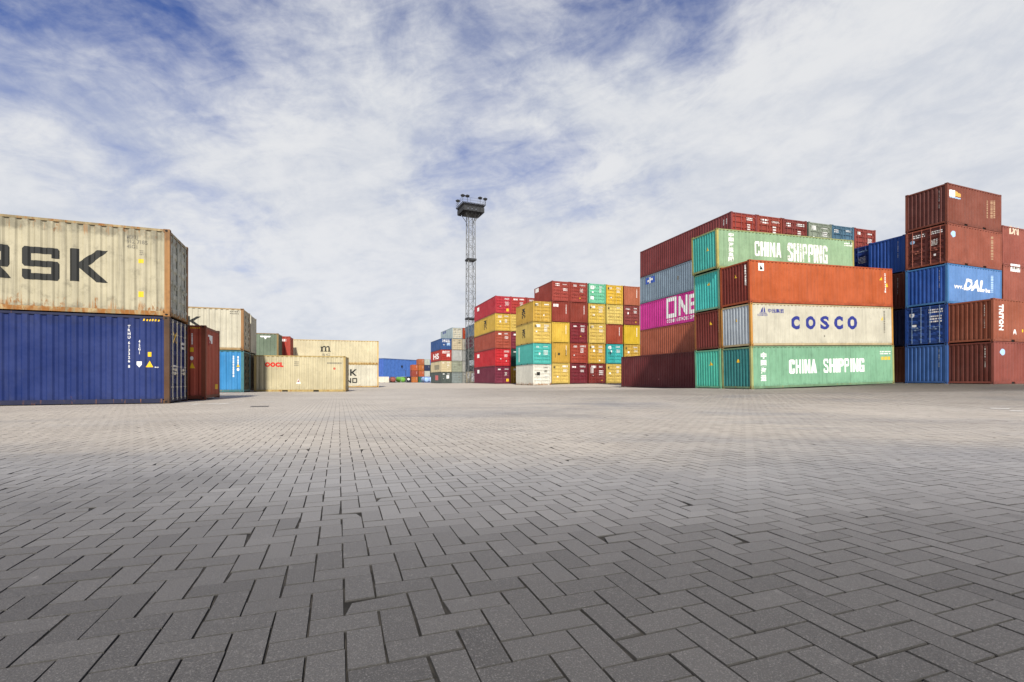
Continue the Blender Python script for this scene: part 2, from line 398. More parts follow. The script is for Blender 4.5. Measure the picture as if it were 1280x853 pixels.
def door_marks(ct, seed, mat=None, logo=True):
    mat = mat or WHITE; rr = random.Random(seed * 7 + 3); H = ct.H; f = '+x'
    a = rr.uniform(1.36, 1.5); decal(ct, f, lines_block(rr.choice((1, 2, 2)), seed, 7), a, rr.uniform(1.95, 2.2), H * rr.uniform(.80, .83), H * rr.uniform(.86, .9), mat, 'lettering')
    if rr.random() < .85: t = H * rr.uniform(.66, .76); decal(ct, f, lines_block(rr.choice((3, 4, 5)), seed + 1, 6), a + .04, rr.uniform(1.8, 2.15), t - H * rr.uniform(.10, .24), t, WORNW if rr.random() < .4 else mat, 'lettering')
    if logo and rr.random() < .75: u = rr.uniform(.28, .5); decal(ct, f, lines_block(rr.choice((1, 2)), seed + 2, 3), u, u + rr.uniform(.35, .7), H * rr.uniform(.76, .8), H * rr.uniform(.85, .9), mat, 'lettering')
    if rr.random() < .5: u = rr.uniform(.3, .8); v = rr.uniform(.3, .6); decal(ct, f, SQ, u, u + rr.uniform(.12, .3), H * v, H * v + rr.uniform(.12, .3), mat, 'lettering')
    if rr.random() < .45: u = rr.uniform(1.3, 2.0); v = rr.uniform(.12, .4); decal(ct, f, SQ, u, u + rr.uniform(.1, .2), H * v, H * v + rr.uniform(.1, .2), rr.choice((YELT, mat, mat)), 'lettering')
def side_code(ct, seed, mat=None):
    """upright unit code near the end of the visible long side"""
    decal(ct, ct.end, rot_cw(lines_block(1, seed, 9)), W - .50, W - .44, ct.H * .42, ct.H * .86, mat or WORNW, 'lettering')

# ------------------------------------------------------------------ colours of the paint
CREAM = (.40, .365, .255); PALE = (.47, .445, .35)
BLUE = (.008, .022, .115); BLUE2 = (.012, .05, .25); DALB = (.10, .215, .45); LBLUE = (.033, .20, .43); NAVY = (.008, .012, .05)
BROWN = (.17, .045, .026); BROWN2 = (.24, .065, .038); RBROWN = (.22, .035, .022); DKRED = (.10, .014, .016); RED = (.36, .025, .022); SALMON = (.30, .082, .042)
MAROON = (.115, .017, .019); ORANGE = (.37, .078, .020); TEAL = (.06, .36, .32); MINT = (.165, .335, .215); MINT2 = (.12, .40, .30); SEAG = (.03, .19, .19)
YEL = (.50, .36, .085); OCH = (.44, .27, .04); WHT = (.58, .57, .50); GREY = (.19, .23, .25); GRGR = (.14, .17, .12); PINK = (.56, .035, .27)

# ================================================================== near stack on the west edge of the yard
LST = Stack(212.8, 16.2, 21.5, -.05, 'L')
c = container(LST, 'rust streaked cream container with big black letters ending in RSK on its long side', CREAM, z=2.896, H=2.896, doors=True, rust=.60, edge=.95, dirt=.75, frame=(.40, .31, .16), post=(.30, .15, .05), door_color=(.50, .51, .44), bars=paint((.42, .43, .36), .5))
vs, fs = block_word('MAERSK', .24)
mark(c, 'side', block_word('K'), 86.7, 135.0, 312.0, 352.5, BLACK)
mark(c, 'side', block_word('S'), 27.0, 74.3, 309.0, 350.0, BLACK)
u0, u1, v0, v1 = face_box(c, c.side, 27.0, 74.3, 309.0, 350.0); uk, _, v2, v3 = face_box(c, c.side, 86.7, 135, 312, 352.5); pitch = uk - u0
for i, ch in enumerate('REAM'):
    w = (u1 - u0) * GLYPH[ch][0] / GLYPH['S'][0]; r1 = u0 - (pitch - (u1 - u0)) - i * pitch
    decal(c, c.side, block_word(ch), max(.2, r1 - w), r1, v0 , v1, BLACK)
mark(c, 'side', text_mesh('MSKU', .012), 158, 172, 294, 299, GREYT, 'lettering'); mark(c, 'side', text_mesh('912 7185', .012), 158, 184, 300, 305, GREYT, 'lettering'); mark(c, 'side', text_mesh('45G1', .012), 158, 171, 306, 310.5, GREYT, 'lettering')
mark(c, 'side', SQ, 172.5, 179.5, 324, 329, YELT, 'sticker'); mark(c, 'side', SQ, 172.5, 179.5, 364.5, 371.5, YELT, 'sticker')
mark(c, 'side', lines_block(3, 5, 3), 174, 179, 313, 319, GREYT, 'lettering')
decal(c, '+x', SQ, .56, .62, 1.9, 2.2, WHITE, 'lettering')
c = container(LST, 'dark blue container on the paving with yellow warning triangle and white door bars', BLUE, H=2.896, doors=True, rust=.30, edge=.5, frame=(.014, .018, .055), post=(.085, .042, .020), bars=CREAMBAR)
mark(c, 'side', stacked('TRHU 613326 8'), 159.2, 163.0, 406.5, 460, WHITE, 'lettering')
mark(c, 'side', stacked('45G1', .03), 172.4, 175.6, 425, 443, WHITE, 'lettering')
mark(c, 'side', polys([[(0,1),(0,.45),(.5,0),(1,.45),(1,1)]]), 170.3, 177.2, 452, 459.5, WHITE, 'sticker')
mark(c, 'side', SQ, 184.3, 189.2, 440.2, 446, YELT, 'sticker'); mark(c, 'side', TRI, 181.8, 191.6, 451, 459.2, YELT, 'sticker')
mark(c, 'side', polys([[(i, 0), (i + .55, 0), (i + .8, 1), (i + .25, 1)] for i in range(6)]), 178.5, 199.5, 399, 401.6, YELT, 'warning_stripe')
mark(c, 'side', lines_block(1, 9, 3), 193.5, 197.5, 458.6, 460, WHITE, 'lettering')
decal(c, '+x', polys([[(0,0),(.2,0),(1,1),(.8,1)],[(0,1),(.2,1),(.42,.72),(.3,.58)],[(.58,.42),(.7,.28),(1,0),(.8,0)]]), .5, 1.05, 2.05, 2.45, YELT, 'lettering')
decal(c, '+x', lines_block(2, 3, 5), 1.5, 2.1, 1.9, 2.15, WHITE, 'lettering'); decal(c, '+x', lines_block(3, 4, 5), .4, 1.0, 1.0, 1.3, WHITE, 'lettering')
ST = Stack(258.3, 19.0, 20, -.03, 'L')
c = container(ST, 'brick red container standing behind the dark blue one, white logo on its end', (.40, .080, .045), H=2.896, rust=.35, frame=(.19, .045, .02), edge=.4)
mark(c, 'end', SQ, 261.0, 266.0, 419.5, 429.5, WHITE, 'logo')
decal(c, c.end, text_mesh('b', .05), .47, .86, 2.14, 2.5, plain('red_logo', (.3, .04, .03)), 'logo', .007)
mark(c, 'end', SQ, 269.5, 273, 480.5, 486.5, YELT, 'sticker')
mark(c, 'side', rot_cw(lines_block(1, 13, 8)), 239.2, 241, 417, 431, WHITE, 'lettering'); mark(c, 'side', SQ, 237.2, 242, 434.5, 440, YELT, 'sticker')
mark(c, 'side', TRI, 236.5, 243.6, 453, 460.5, YELT, 'sticker'); mark(c, 'side', disc(), 237.5, 241.8, 445.5, 450.5, WHITE, 'sticker')
mark(c, 'side', polys([[(i, 0), (i + .55, 0), (i + .8, 1), (i + .25, 1)] for i in range(6)]), 237, 250, 409, 410.8, YELT, 'warning_stripe')

KST = Stack(304.8, 30.2, 20, -.03, 'L')
c = container(KST, 'rusty cream container with a black K on top of the light blue container', PALE, 1, doors=True, rust=.38, edge=.6, frame=(.36, .25, .12), post=(.25, .13, .05), door_color=(.36, .31, .22))
mark(c, 'side', block_word('K'), 233, 251, 395.5, 407.5, BLACK)
decal(c, c.side, block_word('MAERS'), .6, face_box(c, c.side, 230.5, 231, 395, 408)[0], face_box(c, c.side, 233, 251, 395.5, 407.5)[2], face_box(c, c.side, 233, 251, 395.5, 407.5)[3], BLACK)
mark(c, 'side', lines_block(2, 6, 6), 287.5, 299, 389, 393, GREYT, 'lettering')
c = container(KST, 'light blue container on the paving beside the brick red container', LBLUE, doors=True, rust=.3, door_color=(.05, .06, .045), frame=(.05, .16, .18), bars=paint((.11, .09, .05), .6))
mark(c, 'side', rot_cw(lines_block(1, 21, 11)), 290.8, 292.6, 445, 471.5, WHITE, 'lettering'); mark(c, 'side', rot_cw(lines_block(1, 22, 6)), 296.5, 298.3, 445.5, 456, WHITE, 'lettering')
mark(c, 'side', TRI, 295.5, 299.5, 454.5, 459, YELT, 'sticker'); mark(c, 'side', disc(), 295.8, 299, 460, 464, WHITE, 'sticker')
KS2 = Stack(311.6, 33.0, 20, -.03, 'L')
c = container(KS2, 'plain cream container peeking out behind the rusty cream one with a K', PALE, 1, col=.12, rust=.3); container(KS2, 'dark brown container at the bottom behind the light blue one', (.05, .035, .02), rust=.5)

GST = Stack(348.5, 45.5, 18, -.1, 'L')
c = container(GST, 'grey green container with white wing logo above the cream 20 foot container', (.13, .17, .12), 1, ft=20, rust=.35, frame=(.22, .15, .06), edge=.8)
mark(c, 'side', polys([[(0,1),(1,1),(.93,.55),(.62,.55),(.55,0),(.45,0),(.38,.55),(.07,.55)]]), 324.8, 338.5, 420, 424, WHITE, 'logo')
container(GST, 'brown container under the grey green one behind the cream 20 foot container', BROWN, 0, ft=20)
RST = Stack(362.7, 48.6, 18, -.1, 'L')
c = container(RST, 'bright red container with white marks next to the grey green one', (.33, .045, .028), 1, ft=20, rust=.25)
mark(c, 'side', lines_block(1, 3, 2), 352, 357.6, 424, 427, WHITE, 'logo'); mark(c, 'side', disc(), 350.6, 352.4, 435, 439, WHITE, 'sticker'); mark(c, 'side', lines_block(3, 8, 3), 354, 357, 428, 434, REDT, 'lettering')
container(RST, 'rust brown container under the bright red one behind the cream 20 foot container', RBROWN, 0, ft=20)
c = container(Stack(432.4, 35.3, 13.5, -.13, 'L', -.002), 'cream 20 foot container on the paving with red OOCL lettering', (.46, .41, .265), ft=20, rust=.34, edge=.7, frame=(.42, .31, .12))
mark(c, 'side', text_mesh('OOCL', .085, 0, 1.15), 331, 354.3, 453, 459, REDT); mark(c, 'side', lines_block(1, 2, 12), 409, 427, 453.3, 455, GREYT, 'lettering')
mark(c, 'side', TRI, 370, 376, 473.3, 479.8, WHITE, 'sticker'); mark(c, 'side', TRI, 371.4, 374.6, 474.2, 478, REDT, 'sticker')
mark(c, 'side', disc(), 416.5, 419.5, 459.5, 462.5, plain('red_sticker', (.45, .10, .06)), 'sticker'); mark(c, 'side', lines_block(3, 12, 4), 368, 373.5, 452, 457.5, GREYT, 'lettering')
MST = Stack(473.2, 54.3, 16.5, -.11, 'L')
c = container(MST, 'long cream container with a black letter m, rust along its lower edge', (.52, .465, .31), 1, rust=.45, edge=.9, frame=(.50, .36, .14))
mpoly = polys([rect(0,0,.34,.14), rect(.08,.14,.26,.72), [(0,.72),(.26,.72),(.26,.86),(.0,.86)], [(.26,.86),(.26,.66),(.38,.78),(.48,.78),(.5,.66),(.66,.7),(.62,.86),(.48,1.0),(.36,.98)], rect(.5,.14,.66,.66), rect(.42,0,.74,.14),
      [(.66,.86),(.66,.66),(.78,.78),(.86,.78),(.9,.66),(1.06,.7),(1.0,.9),(.9,1.0),(.78,.98)], rect(.9,.14,1.06,.66), rect(.82,0,1.16,.14)])
mark(c, 'side', mpoly, 400.5, 413.4, 432.6, 439.8, BLACK); mark(c, 'side', text_mesh('sc', .0), 402.5, 412.5, 442.3, 444.8, GREYT)
c = container(MST, 'pale cream container with black K and D, underneath the letter m container', (.50, .475, .38), rust=.35, edge=.9, frame=(.45, .31, .12))
u0, u1, v0, v1 = face_box(c, c.side, 437.6, 446, 461.8, 470); decal(c, c.side, block_word('MAERSK'), u1 - 5.9 * (v1 - v0) * 1.15, u1, v0, v1, BLACK)
u0, u1, v0, v1 = face_box(c, c.side, 440.5, 446.6, 472.8, 479); decal(c, c.side, block_word('SEALAND'), u1 - 6.9 * (v1 - v0) * 1.15, u1, v0, v1, BLACK)

# ================================================================== stacks in the middle of the yard
UP = ['lowest', 'second up', 'third up', 'fourth up', 'topmost']
sd = [100]
def colour(name, c0, **k): return dict(c=c0, n=name, **k)
def column(st, place, items, ft, off=0, row=0):
    out = []
    for lv, it in enumerate(items):
        if it is None: out.append(None); continue
        it = dict(it); c0 = it.pop('c'); nm = it.pop('n'); sd[0] += 7
        drs = it.get('doors', True); it['doors'] = drs
        what = 'doored' if drs else 'ribbed'
        mk = it.pop('mk', None); it.pop('lab', None)
        ct = container(st, '%s %s container, %s in %s' % (nm, what, UP[lv], place), c0, lv, ft, col=off, row=row, **it)
        if drs: door_marks(ct, sd[0], mk)
        else: side_code(ct, sd[0], WHITE)
        out.append(ct)
    return out
M2 = Stack(666.2, 59.4, 19.5, .05, 'M')
YD = dict(bars=paint((.62, .45, .14), .2)); DKY = plain('dark_decal', (.05, .045, .02), .6)
P = "the column of the rusty white container"
cs = column(M2, P, [colour('rusty white', WHT, rust=.4, mk=GREYT, edge=1.2), colour('turquoise', TEAL, rust=.15), colour('yellow', YEL, mk=WHITE, **YD), colour('ochre yellow', OCH, mk=WHITE, **YD)], 20)
mark(cs[3], 'side', rot_cw(text_mesh('MSC', .03)), 652.3, 656.3, 386.5, 398.2, BLACK); mark(cs[2], 'side', rot_cw(text_mesh('MSC', .03)), 652.6, 656.4, 412.2, 423, BLACK)
mark(cs[1], 'side', SQ, 648.2, 649.6, 435, 453, plain('pale_stripe', (.5, .62, .58)), 'lettering')
decal(cs[0], '+x', SQ, .5, .95, 1.25, 1.65, BLACK, 'lettering')
for q in (2, 3): decal(cs[q], '+x', SQ, .25, .55, 1.95, 2.2, DKY, 'lettering')
M2b = Stack(690.0, 61.0, 19.0, .25, 'M')
D = dict(doors=False)
def dot(cs, idx):
    for q in idx:
        if cs[q]: decal(cs[q], '+x', SQ, .22, .5, 1.95, 2.2, DKY, 'lettering')
P = "second column from the rusty white container"
cs = column(M2b, P, [colour('yellow', YEL, **YD), colour('scuffed ochre', OCH, **D), colour('yellow', (.55, .37, .05), **D), colour('red brown', RBROWN, **D), colour('red brown', (.26, .04, .028))], 20, 0); dot(cs, [0])
mark(cs[4], 'side', SQ, 669, 673, 361, 366, WHITE, 'logo'); mark(cs[3], 'end', lines_block(1, 4, 3), 692, 698, 380, 383.5, WHITE, 'logo')
decal(cs[1], cs[1].end, SQ, .8, 1.1, 1.0, 1.3, DKY, 'lettering'); decal(cs[1], cs[1].end, SQ, .42, .5, .7, 1.35, DKY, 'lettering'); decal(cs[1], cs[1].end, SQ, 1.9, 1.98, .9, 1.7, DKY, 'lettering')
P = "third column from the rusty white container"
cs = column(M2b, P, [colour('wine red', (.13, .012, .020)), colour('red', (.27, .04, .022)), colour('dark red', (.16, .014, .02)), colour('red brown', (.21, .036, .022), **D), colour('red brown', (.24, .035, .024))], 20, 2.53)
P = "fourth column from the rusty white container"
cs = column(M2b, P, [colour('dark brown', (.15, .02, .016)), colour('yellow', OCH, **YD), colour('yellow', YEL, **YD), colour('yellow', (.50, .35, .06), **YD), colour('mint green', (.13, .42, .26))], 20, 5.15); dot(cs, [1, 2, 3])
decal(cs[4], '+x', SQ, .25, .75, 1.85, 2.3, WHITE, 'lettering'); decal(cs[4], '+x', SQ, .25, .7, .5, .95, WHITE, 'lettering'); decal(cs[0], '+x', SQ, .3, .72, 1.35, 2.1, plain('pale_panel', (.4, .36, .35)), 'lettering')
P = "fifth column from the rusty white container"
cs = column(M2b, P, [colour('yellow', YEL, **YD), colour('turquoise', (.03, .31, .30)), colour('brick red', (.26, .048, .022), **D), colour('pale yellow', (.52, .40, .11), **YD), colour('yellow', (.54, .34, .03), **YD)], 20, 7.75); dot(cs, [0, 3, 4])
decal(cs[1], '+x', disc(), .25, .75, 1.9, 2.35, WHITE, 'lettering'); decal(cs[1], '+x', SQ, .32, .72, 1.2, 1.6, plain('dark_teal', (.01, .06, .07)), 'lettering')
P = "sixth column from the rusty white container"
cs = column(M2b, P, [colour('dark red', DKRED), colour('ochre', OCH, **YD), colour('plain yellow', (.50, .34, .02), **D), colour('brown red', (.18, .035, .03)), colour('salmon brown', (.33, .10, .05), **D)], 20, 10.4); dot(cs, [1])

M1 = Stack(619.0, 71.3, 19.0, .15, 'M')
P = "the column nearest the floodlight mast"
cs = column(M1, P, [colour('maroon', (.13, .014, .035)), colour('bright red', (.42, .015, .022)), colour('salmon red', (.30, .060, .034)), colour('ochre yellow', (.50, .33, .05), **YD), colour('crimson red', (.36, .022, .034))], 40, 0)
mark(cs[3], 'side', rot_cw(text_mesh('MSC', .03)), 605, 608.2, 401, 412.3, BLACK)
for q, y in ((4, 387), (1, 445.5), (0, 464.8)): mark(cs[q], 'side', SQ, 596.5, 599, y - 2.2, y + 2.2, WHITE, 'logo')
decal(cs[0], '+x', SQ, 1.75, 2.15, .35, .75, YELT, 'lettering'); decal(cs[4], '+x', SQ, 1.7, 2.1, .35, .75, YELT, 'lettering')
P = "the narrow column beside the rusty white container"
column(M1, P, [colour('ochre', (.36, .20, .02), **YD), colour('dark green', (.012, .05, .045)), colour('wine red', (.15, .015, .03)), colour('yellow', YEL, **YD), colour('red', (.33, .03, .025))], 40, 2.44)
P = "the row top behind the ochre yellow one"
column(M1, P, [None, None, None, None, colour('red brown', (.27, .04, .03))], 40, 4.9)

# far stacks by the mast
FA = Stack(551.3, 111.6, 20.5, -.09, 'M')
P = "the short column far behind beside the blue hall"
cs = column(FA, P, [colour('dark grey green', (.06, .075, .07)), colour('beige', (.47, .40, .25)), colour('red', (.32, .026, .018)), colour('blue', (.02, .065, .20))], 40, 0)
mark(cs[1], 'side', SQ, 543, 549, 456.5, 462.5, plain('grey_panel', (.22, .20, .14)), 'logo'); mark(cs[2], 'side', text_mesh('HS', .03), 541.5, 548.5, 442.5, 449.5, WHITE, 'logo')
for q in (2, 3):
    decal(cs[q], '+x', lines_block(2, 5 + q, 5), .3, 2.1, 1.75, 2.3, WHITE, 'lettering'); decal(cs[q], '+x', SQ, 1.35, 2.1, .95, 1.55, WHITE if q == 2 else SKYT, 'lettering')
decal(cs[0], '+x', SQ, 1.3, 1.9, 1.1, 1.9, WHITE, 'lettering'); mark(cs[0], 'side', SQ, 544, 547.5, 469.5, 475.5, plain('faded_red', (.45, .12, .12)), 'logo')
FB = Stack(565.0, 112.5, 20.5, -.09, 'M')
P = "the pale column standing behind the floodlight mast"
cs = column(FB, P, [colour('slate grey', (.17, .20, .20), mk=GREYT), colour('grey green', (.24, .26, .20), mk=GREYT), colour('light grey', (.36, .37, .36), mk=GREYT, doors=False), colour('beige', (.42, .36, .25), mk=GREYT), colour('blue grey sided', (.28, .35, .37), mk=GREYT, door_color=(.45, .42, .33))], 40, 0)
mark(cs[4], 'side', lines_block(1, 3, 3), 553.5, 557.5, 414.5, 417.5, NAVYT, 'logo')
FC = Stack(578.6, 113.4, 20.5, -.09, 'M')
P = "the narrow column seen through the mast lattice"
column(FC, P, [colour('grey', (.3, .31, .29)), colour('pale grey', (.42, .42, .38)), colour('grey', (.36, .37, .36)), colour('off white', (.5, .47, .4)), colour('orange red', (.42, .06, .02))], 40, 0)
FH = Stack(600.0, 102.0, 20.0, .05, 'M')
P = "the dark column between mast and crimson container"
cs = column(FH, P, [colour('cream', (.50, .44, .31)), colour('slate', (.04, .055, .06)), colour('dark green', (.025, .04, .04)), colour('maroon', (.10, .02, .04)), colour('blue grey', (.13, .21, .31))], 40, 0)
mark(cs[1], 'side', SQ, 586.5, 592.5, 450, 457, plain('pale_label', (.5, .56, .6)), 'logo'); mark(cs[0], 'side', SQ, 589.5, 594.5, 466.5, 477, WHITE, 'lettering'); mark(cs[0], 'side', SQ, 584.3, 586.5, 466, 473, WHITE, 'lettering')

# far containers in front of the blue hall
ORG = (.36, .115, .025); ORR = (.36, .085, .03)
O1 = Stack(515.2, 210, 20, -.47, 'M')
column(O1, 'the three high orange pile before the blue hall', [colour('orange', ORG, **D), colour('rust red', (.25, .05, .03), **D), colour('faded orange', ORR, **D)], 20)
O2 = Stack(523.2, 213, 20, -.47, 'M')
column(O2, 'the four high orange pile before the blue hall', [colour('bottle green', (.04, .12, .07), **D), colour('orange', ORR, **D), colour('deep orange', ORG, **D), colour('orange brown', (.33, .10, .04), **D)], 20)
O3 = Stack(530.6, 216, 20, -.47, 'M')
column(O3, 'the grey topped pile beside the far orange pile', [None, colour('pale grey', (.40, .42, .38), **D), colour('navy', (.02, .03, .075), **D), colour('light grey', (.36, .40, .35), **D)], 20)
O4 = Stack(537.2, 219, 20, -.47, 'M')
column(O4, 'the blue topped pile beside the far beige container', [None, colour('black', (.02, .025, .03), **D), colour('dark green', (.02, .05, .04), **D), colour('blue', (.05, .14, .42), **D)], 20)
container(Stack(486.2, 212, 20, -.47, 'L'), 'small white container at the foot of the blue hall', (.6, .57, .48), ft=20)
c = container(Stack(507.4, 212, 20, -.47, 'M'), 'near black container with white spot between the green tank and orange pile', (.012, .014, .03), ft=20)
decal(c, c.end, disc(), .6, 1.7, 1.0, 2.0, WHITE, 'logo')
def tank(px, depth, rz, label, body, fr):
    x, y = ground_xy(px, depth); t = thing('tank_container', label, 'tank container', (x, y, -.47), R(rz), 'tank containers before the blue hall')
    bm = bmesh.new(); n = 20; prof = [(-3.0, .0), (-2.95, .55), (-2.75, .98), (-2.5, 1.12), (2.5, 1.12), (2.75, .98), (2.95, .55), (3.0, .0)]
    rings = [[bm.verts.new((px_, r_ * math.cos(2*math.pi*i/n), 1.36 + r_ * math.sin(2*math.pi*i/n))) for i in range(n)] for px_, r_ in prof]
    for a, b in zip(rings, rings[1:]):
        for i in range(n): bm.faces.new((a[i], a[(i+1) % n], b[(i+1) % n], b[i]))
    bmesh.ops.remove_doubles(bm, verts=bm.verts, dist=1e-4)
    add('tank_shell', to_mesh(bm, 'tank_shell'), body, t)
    bm = bmesh.new()
    for sx in (-1, 1):
        for sy in (-1, 1): box(bm, sx*3.03-.06, sx*3.03+.06, sy*1.16-.06, sy*1.16+.06, 0, 2.55)
        box(bm, sx*3.03-.05, sx*3.03+.05, -1.09, 1.09, .02, .14); box(bm, sx*3.03-.05, sx*3.03+.05, -1.09, 1.09, 2.42, 2.54)
    for sy in (-1, 1): box(bm, -2.96, 2.96, sy*1.16-.05, sy*1.16+.05, .03, .15)
    for sx in (-2, 2): box(bm, sx-.1, sx+.1, -1.0, 1.0, .1, .5)
    add('frame', to_mesh(bm, 'frame'), fr, t)
    bm = bmesh.new(); box(bm, -2.4, 2.4, -.25, .25, 2.50, 2.54); add('walkway', to_mesh(bm, 'walkway'), STEEL, t)
    return t
fr = paint((.03, .03, .03), .4)
tank(490.5, 211, 112, 'dull red tank container at the foot of the blue hall', paint((.25, .07, .055)), fr)
tank(500.6, 211, 128, 'lime green tank container at the foot of the blue hall', paint((.14, .36, .05)), paint((.3, .32, .28)))
tank(531.6, 207, 115, 'pale blue tank container beneath the grey topped pile', paint((.30, .45, .72)), paint((.05, .1, .3)))
tank(536.8, 214, 115, 'blue and white tank container beside the pale blue tank', paint((.42, .55, .78)), paint((.05, .1, .35)))

# ================================================================== block with the pink container
ON = Stack(913.8, 36.4, 18.0, .41, 'M')
names = [('red brown', (.20, .03, .03)), ('red brown', (.23, .04, .025)), ('dark red brown', (.16, .028, .022)), ('grey green', (.19, .22, .17)), ('steel blue', (.06, .13, .19)), ('red brown', (.22, .04, .03))]
where = ['corner', 'second', 'third', 'fourth', 'fifth', 'last']
c = container(ON, 'dark red container topmost above the pink one, doors at its corner', (.175, .034, .034), 4, doors=True, door_color=(.25, .035, .022)); door_marks(c, 1)
mark(c, 'side', rot_cw(lines_block(1, 5, 8)), 903.6, 905, 275, 282, WHITE, 'lettering'); mark(c, 'side', rot_cw(lines_block(1, 6, 6)), 907.5, 908.8, 273.5, 280, WHITE, 'lettering')
for i in range(1, 6):
    c = container(ON, '%s container, %s from the dark red corner in the top row of doors' % (names[i][0], where[i]), names[i][1], 4, doors=True, col=2.5 * i + (0.12 if i > 2 else 0)); door_marks(c, 40 + i)
c = container(ON, 'blue grey container with small blue logo, between pink and dark red ones', (.20, .27, .335), 3, dirt=.45)
mark(c, 'side', SQ, 806.5, 818, 346.5, 354.5, plain('logo_blue', (.04, .10, .42)), 'logo')
u0, u1, v0, v1 = face_box(c, c.side, 808.5, 815.5, 346.8, 354.5); decal(c, c.side, polys([rect(.38,0,.62,1), rect(0,.3,.38,.62), rect(.62,.42,1,.75)]), u0, u1, v0, v1, WHITE, 'logo', .008)
mark(c, 'side', rot_cw(SQ), 846.6, 847.6, 345, 350, GREYT, 'lettering')
c = container(ON, 'pink container with big white ONE lettering', PINK, 2, rust=.08, dirt=.15)
for ch, a, b, t0, t1 in (('O', 832.8, 845.2, 371.7, 397.5), ('N', 847.6, 859.2, 369.5, 394), ('E', 861, 873.5, 367, 391.5)):
    mark(c, 'side', polys([rect(0,0,.22,1), rect(.78,0,1,1), rect(.22,.80,.78,1), rect(.22,0,.78,.20)]) if ch == 'O' else polys([rect(0,0,.22,1), rect(.78,0,1,1), [(.22,1),(.22,.62),(.78,0),(.78,.38)]]) if ch == 'N' else polys([rect(0,0,.22,1), rect(.22,.80,1,1), rect(.22,.41,.95,.59), rect(.22,0,1,.20)]), a, b, t0, t1, WHITE)
mark(c, 'side', text_mesh('OCEAN NETWORK EXPRESS', .02), 833.5, 874.5, 396, 400.5, WHITE)
container(ON, 'orange brown container below the pink one', (.36, .10, .052), 1, rust=.15)
MR = Stack(894.5, 35.72, 21.0, .06, 'M')
c = container(MR, 'long maroon container on the paving in front of the pink container stack', MAROON, 0, rust=.12, H=2.896)
mark(c, 'side', disc(), 822.5, 824, 473, 475.5, plain('pale_red_mark', (.3, .1, .1)), 'lettering')

# ================================================================== block with the green and cream lettered containers
CO = Stack(940.0, 29.1, 18.5, .17, 'R', .026)
def end_tag(ct, px0, px1, py0, py1): mark(ct, 'end', TRI, px0, px1, py0, py1, YELT, 'sticker')
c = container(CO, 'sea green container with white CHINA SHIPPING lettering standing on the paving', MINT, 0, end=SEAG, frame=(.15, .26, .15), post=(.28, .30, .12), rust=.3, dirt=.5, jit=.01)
mark(c, 'side', block_word('CHINA', .09, CONDENSED), 987, 1021, 449.5, 467, WHITE); mark(c, 'side', block_word('SHIPPING', .09, CONDENSED), 1029.5, 1080.5, 448.3, 465.5, WHITE)
for i, ch in enumerate('中国海运'): mark(c, 'side', text_mesh(ch, .03), 951, 958.6, 440.8 + 9.4 * i, 448.6 + 9.4 * i, WHITE)
mark(c, 'side', lines_block(2, 31, 9), 1100, 1114, 439, 443, WHITE, 'lettering'); mark(c, 'side', lines_block(1, 32, 8), 1102, 1113, 446, 450, YELT, 'sticker'); end_tag(c, 920, 924.5, 449, 453.5)
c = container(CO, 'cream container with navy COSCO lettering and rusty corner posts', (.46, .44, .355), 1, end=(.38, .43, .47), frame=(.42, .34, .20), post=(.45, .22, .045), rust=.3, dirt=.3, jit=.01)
for ch, a, b in (('C', 989.3, 1000.3), ('O', 1007.6, 1019.6), ('S', 1026, 1036.8), ('C', 1043.3, 1053.8), ('O', 1060, 1071.5)): mark(c, 'side', text_mesh(ch, .042 if ch == 'S' else .06), a, b, 395.2, 412, NAVYT)
mark(c, 'side', text_mesh('中远集团', .02), 960, 979.5, 386, 391.5, NAVYT); mark(c, 'side', polys([[(0,0),(1,0),(.9,.12),(.1,.12)], [(.55,.2),(.85,.2),(.6,1)], [(.15,.2),(.48,.2),(.5,.9)]]), 949, 959, 383, 392, NAVYT, 'logo'); mark(c, 'side', text_mesh('COSCO', .03), 947.5, 959.5, 392.7, 395, NAVYT)
mark(c, 'side', TRI, 1101.5, 1104.5, 396, 400.5, YELT, 'sticker'); mark(c, 'side', rot_cw(lines_block(1, 41, 12)), 1105.3, 1106.4, 389, 416, GREYT, 'lettering'); mark(c, 'side', disc(), 1030.5, 1032, 419, 421.5, GREYT, 'lettering')
mark(c, 'end', rot_cw(lines_block(1, 42, 5)), 930.5, 931.5, 403, 414, GREYT, 'lettering'); end_tag(c, 918.5, 921.5, 398, 402.5)
c = container(CO, 'bright orange container on top of the cream one with navy letters', ORANGE, 2, end=(.16, .022, .014), frame=(.36, .07, .02), rust=.2, dirt=.4, jit=.01)  # much darker end colour: shade on that end put into the paint
mark(c, 'side', SQ, 948, 955, 329, 338.5, WHITE, 'sticker'); u0, u1, v0, v1 = face_box(c, c.side, 949.5, 953.5, 331, 337); decal(c, c.side, TRI, u0, u1, v0, v1, BLACK, 'sticker', .008)
mark(c, 'side', rot_cw(lines_block(1, 51, 10)), 1105.7, 1108, 342, 366, WORNW, 'lettering'); mark(c, 'side', TRI, 1100, 1103.5, 346.5, 350.5, YELT, 'sticker'); mark(c, 'side', TRI, 1107.5, 1110, 354, 359, YELT, 'sticker')
mark(c, 'end', rot_cw(lines_block(1, 52, 10)), 930.5, 932, 331, 357, WORNW, 'lettering'); end_tag(c, 917, 920.5, 343.5, 348)
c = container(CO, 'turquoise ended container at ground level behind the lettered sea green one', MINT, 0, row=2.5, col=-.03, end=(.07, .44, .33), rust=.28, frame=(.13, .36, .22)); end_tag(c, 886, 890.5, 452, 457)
c = container(CO, 'dark red ended container beside the grey end of the cream one', BROWN, 1, row=2.5, end=(.15, .022, .016), frame=(.14, .03, .015), post=(.26, .10, .025), rust=.35); end_tag(c, 886, 889.5, 402, 406.5)
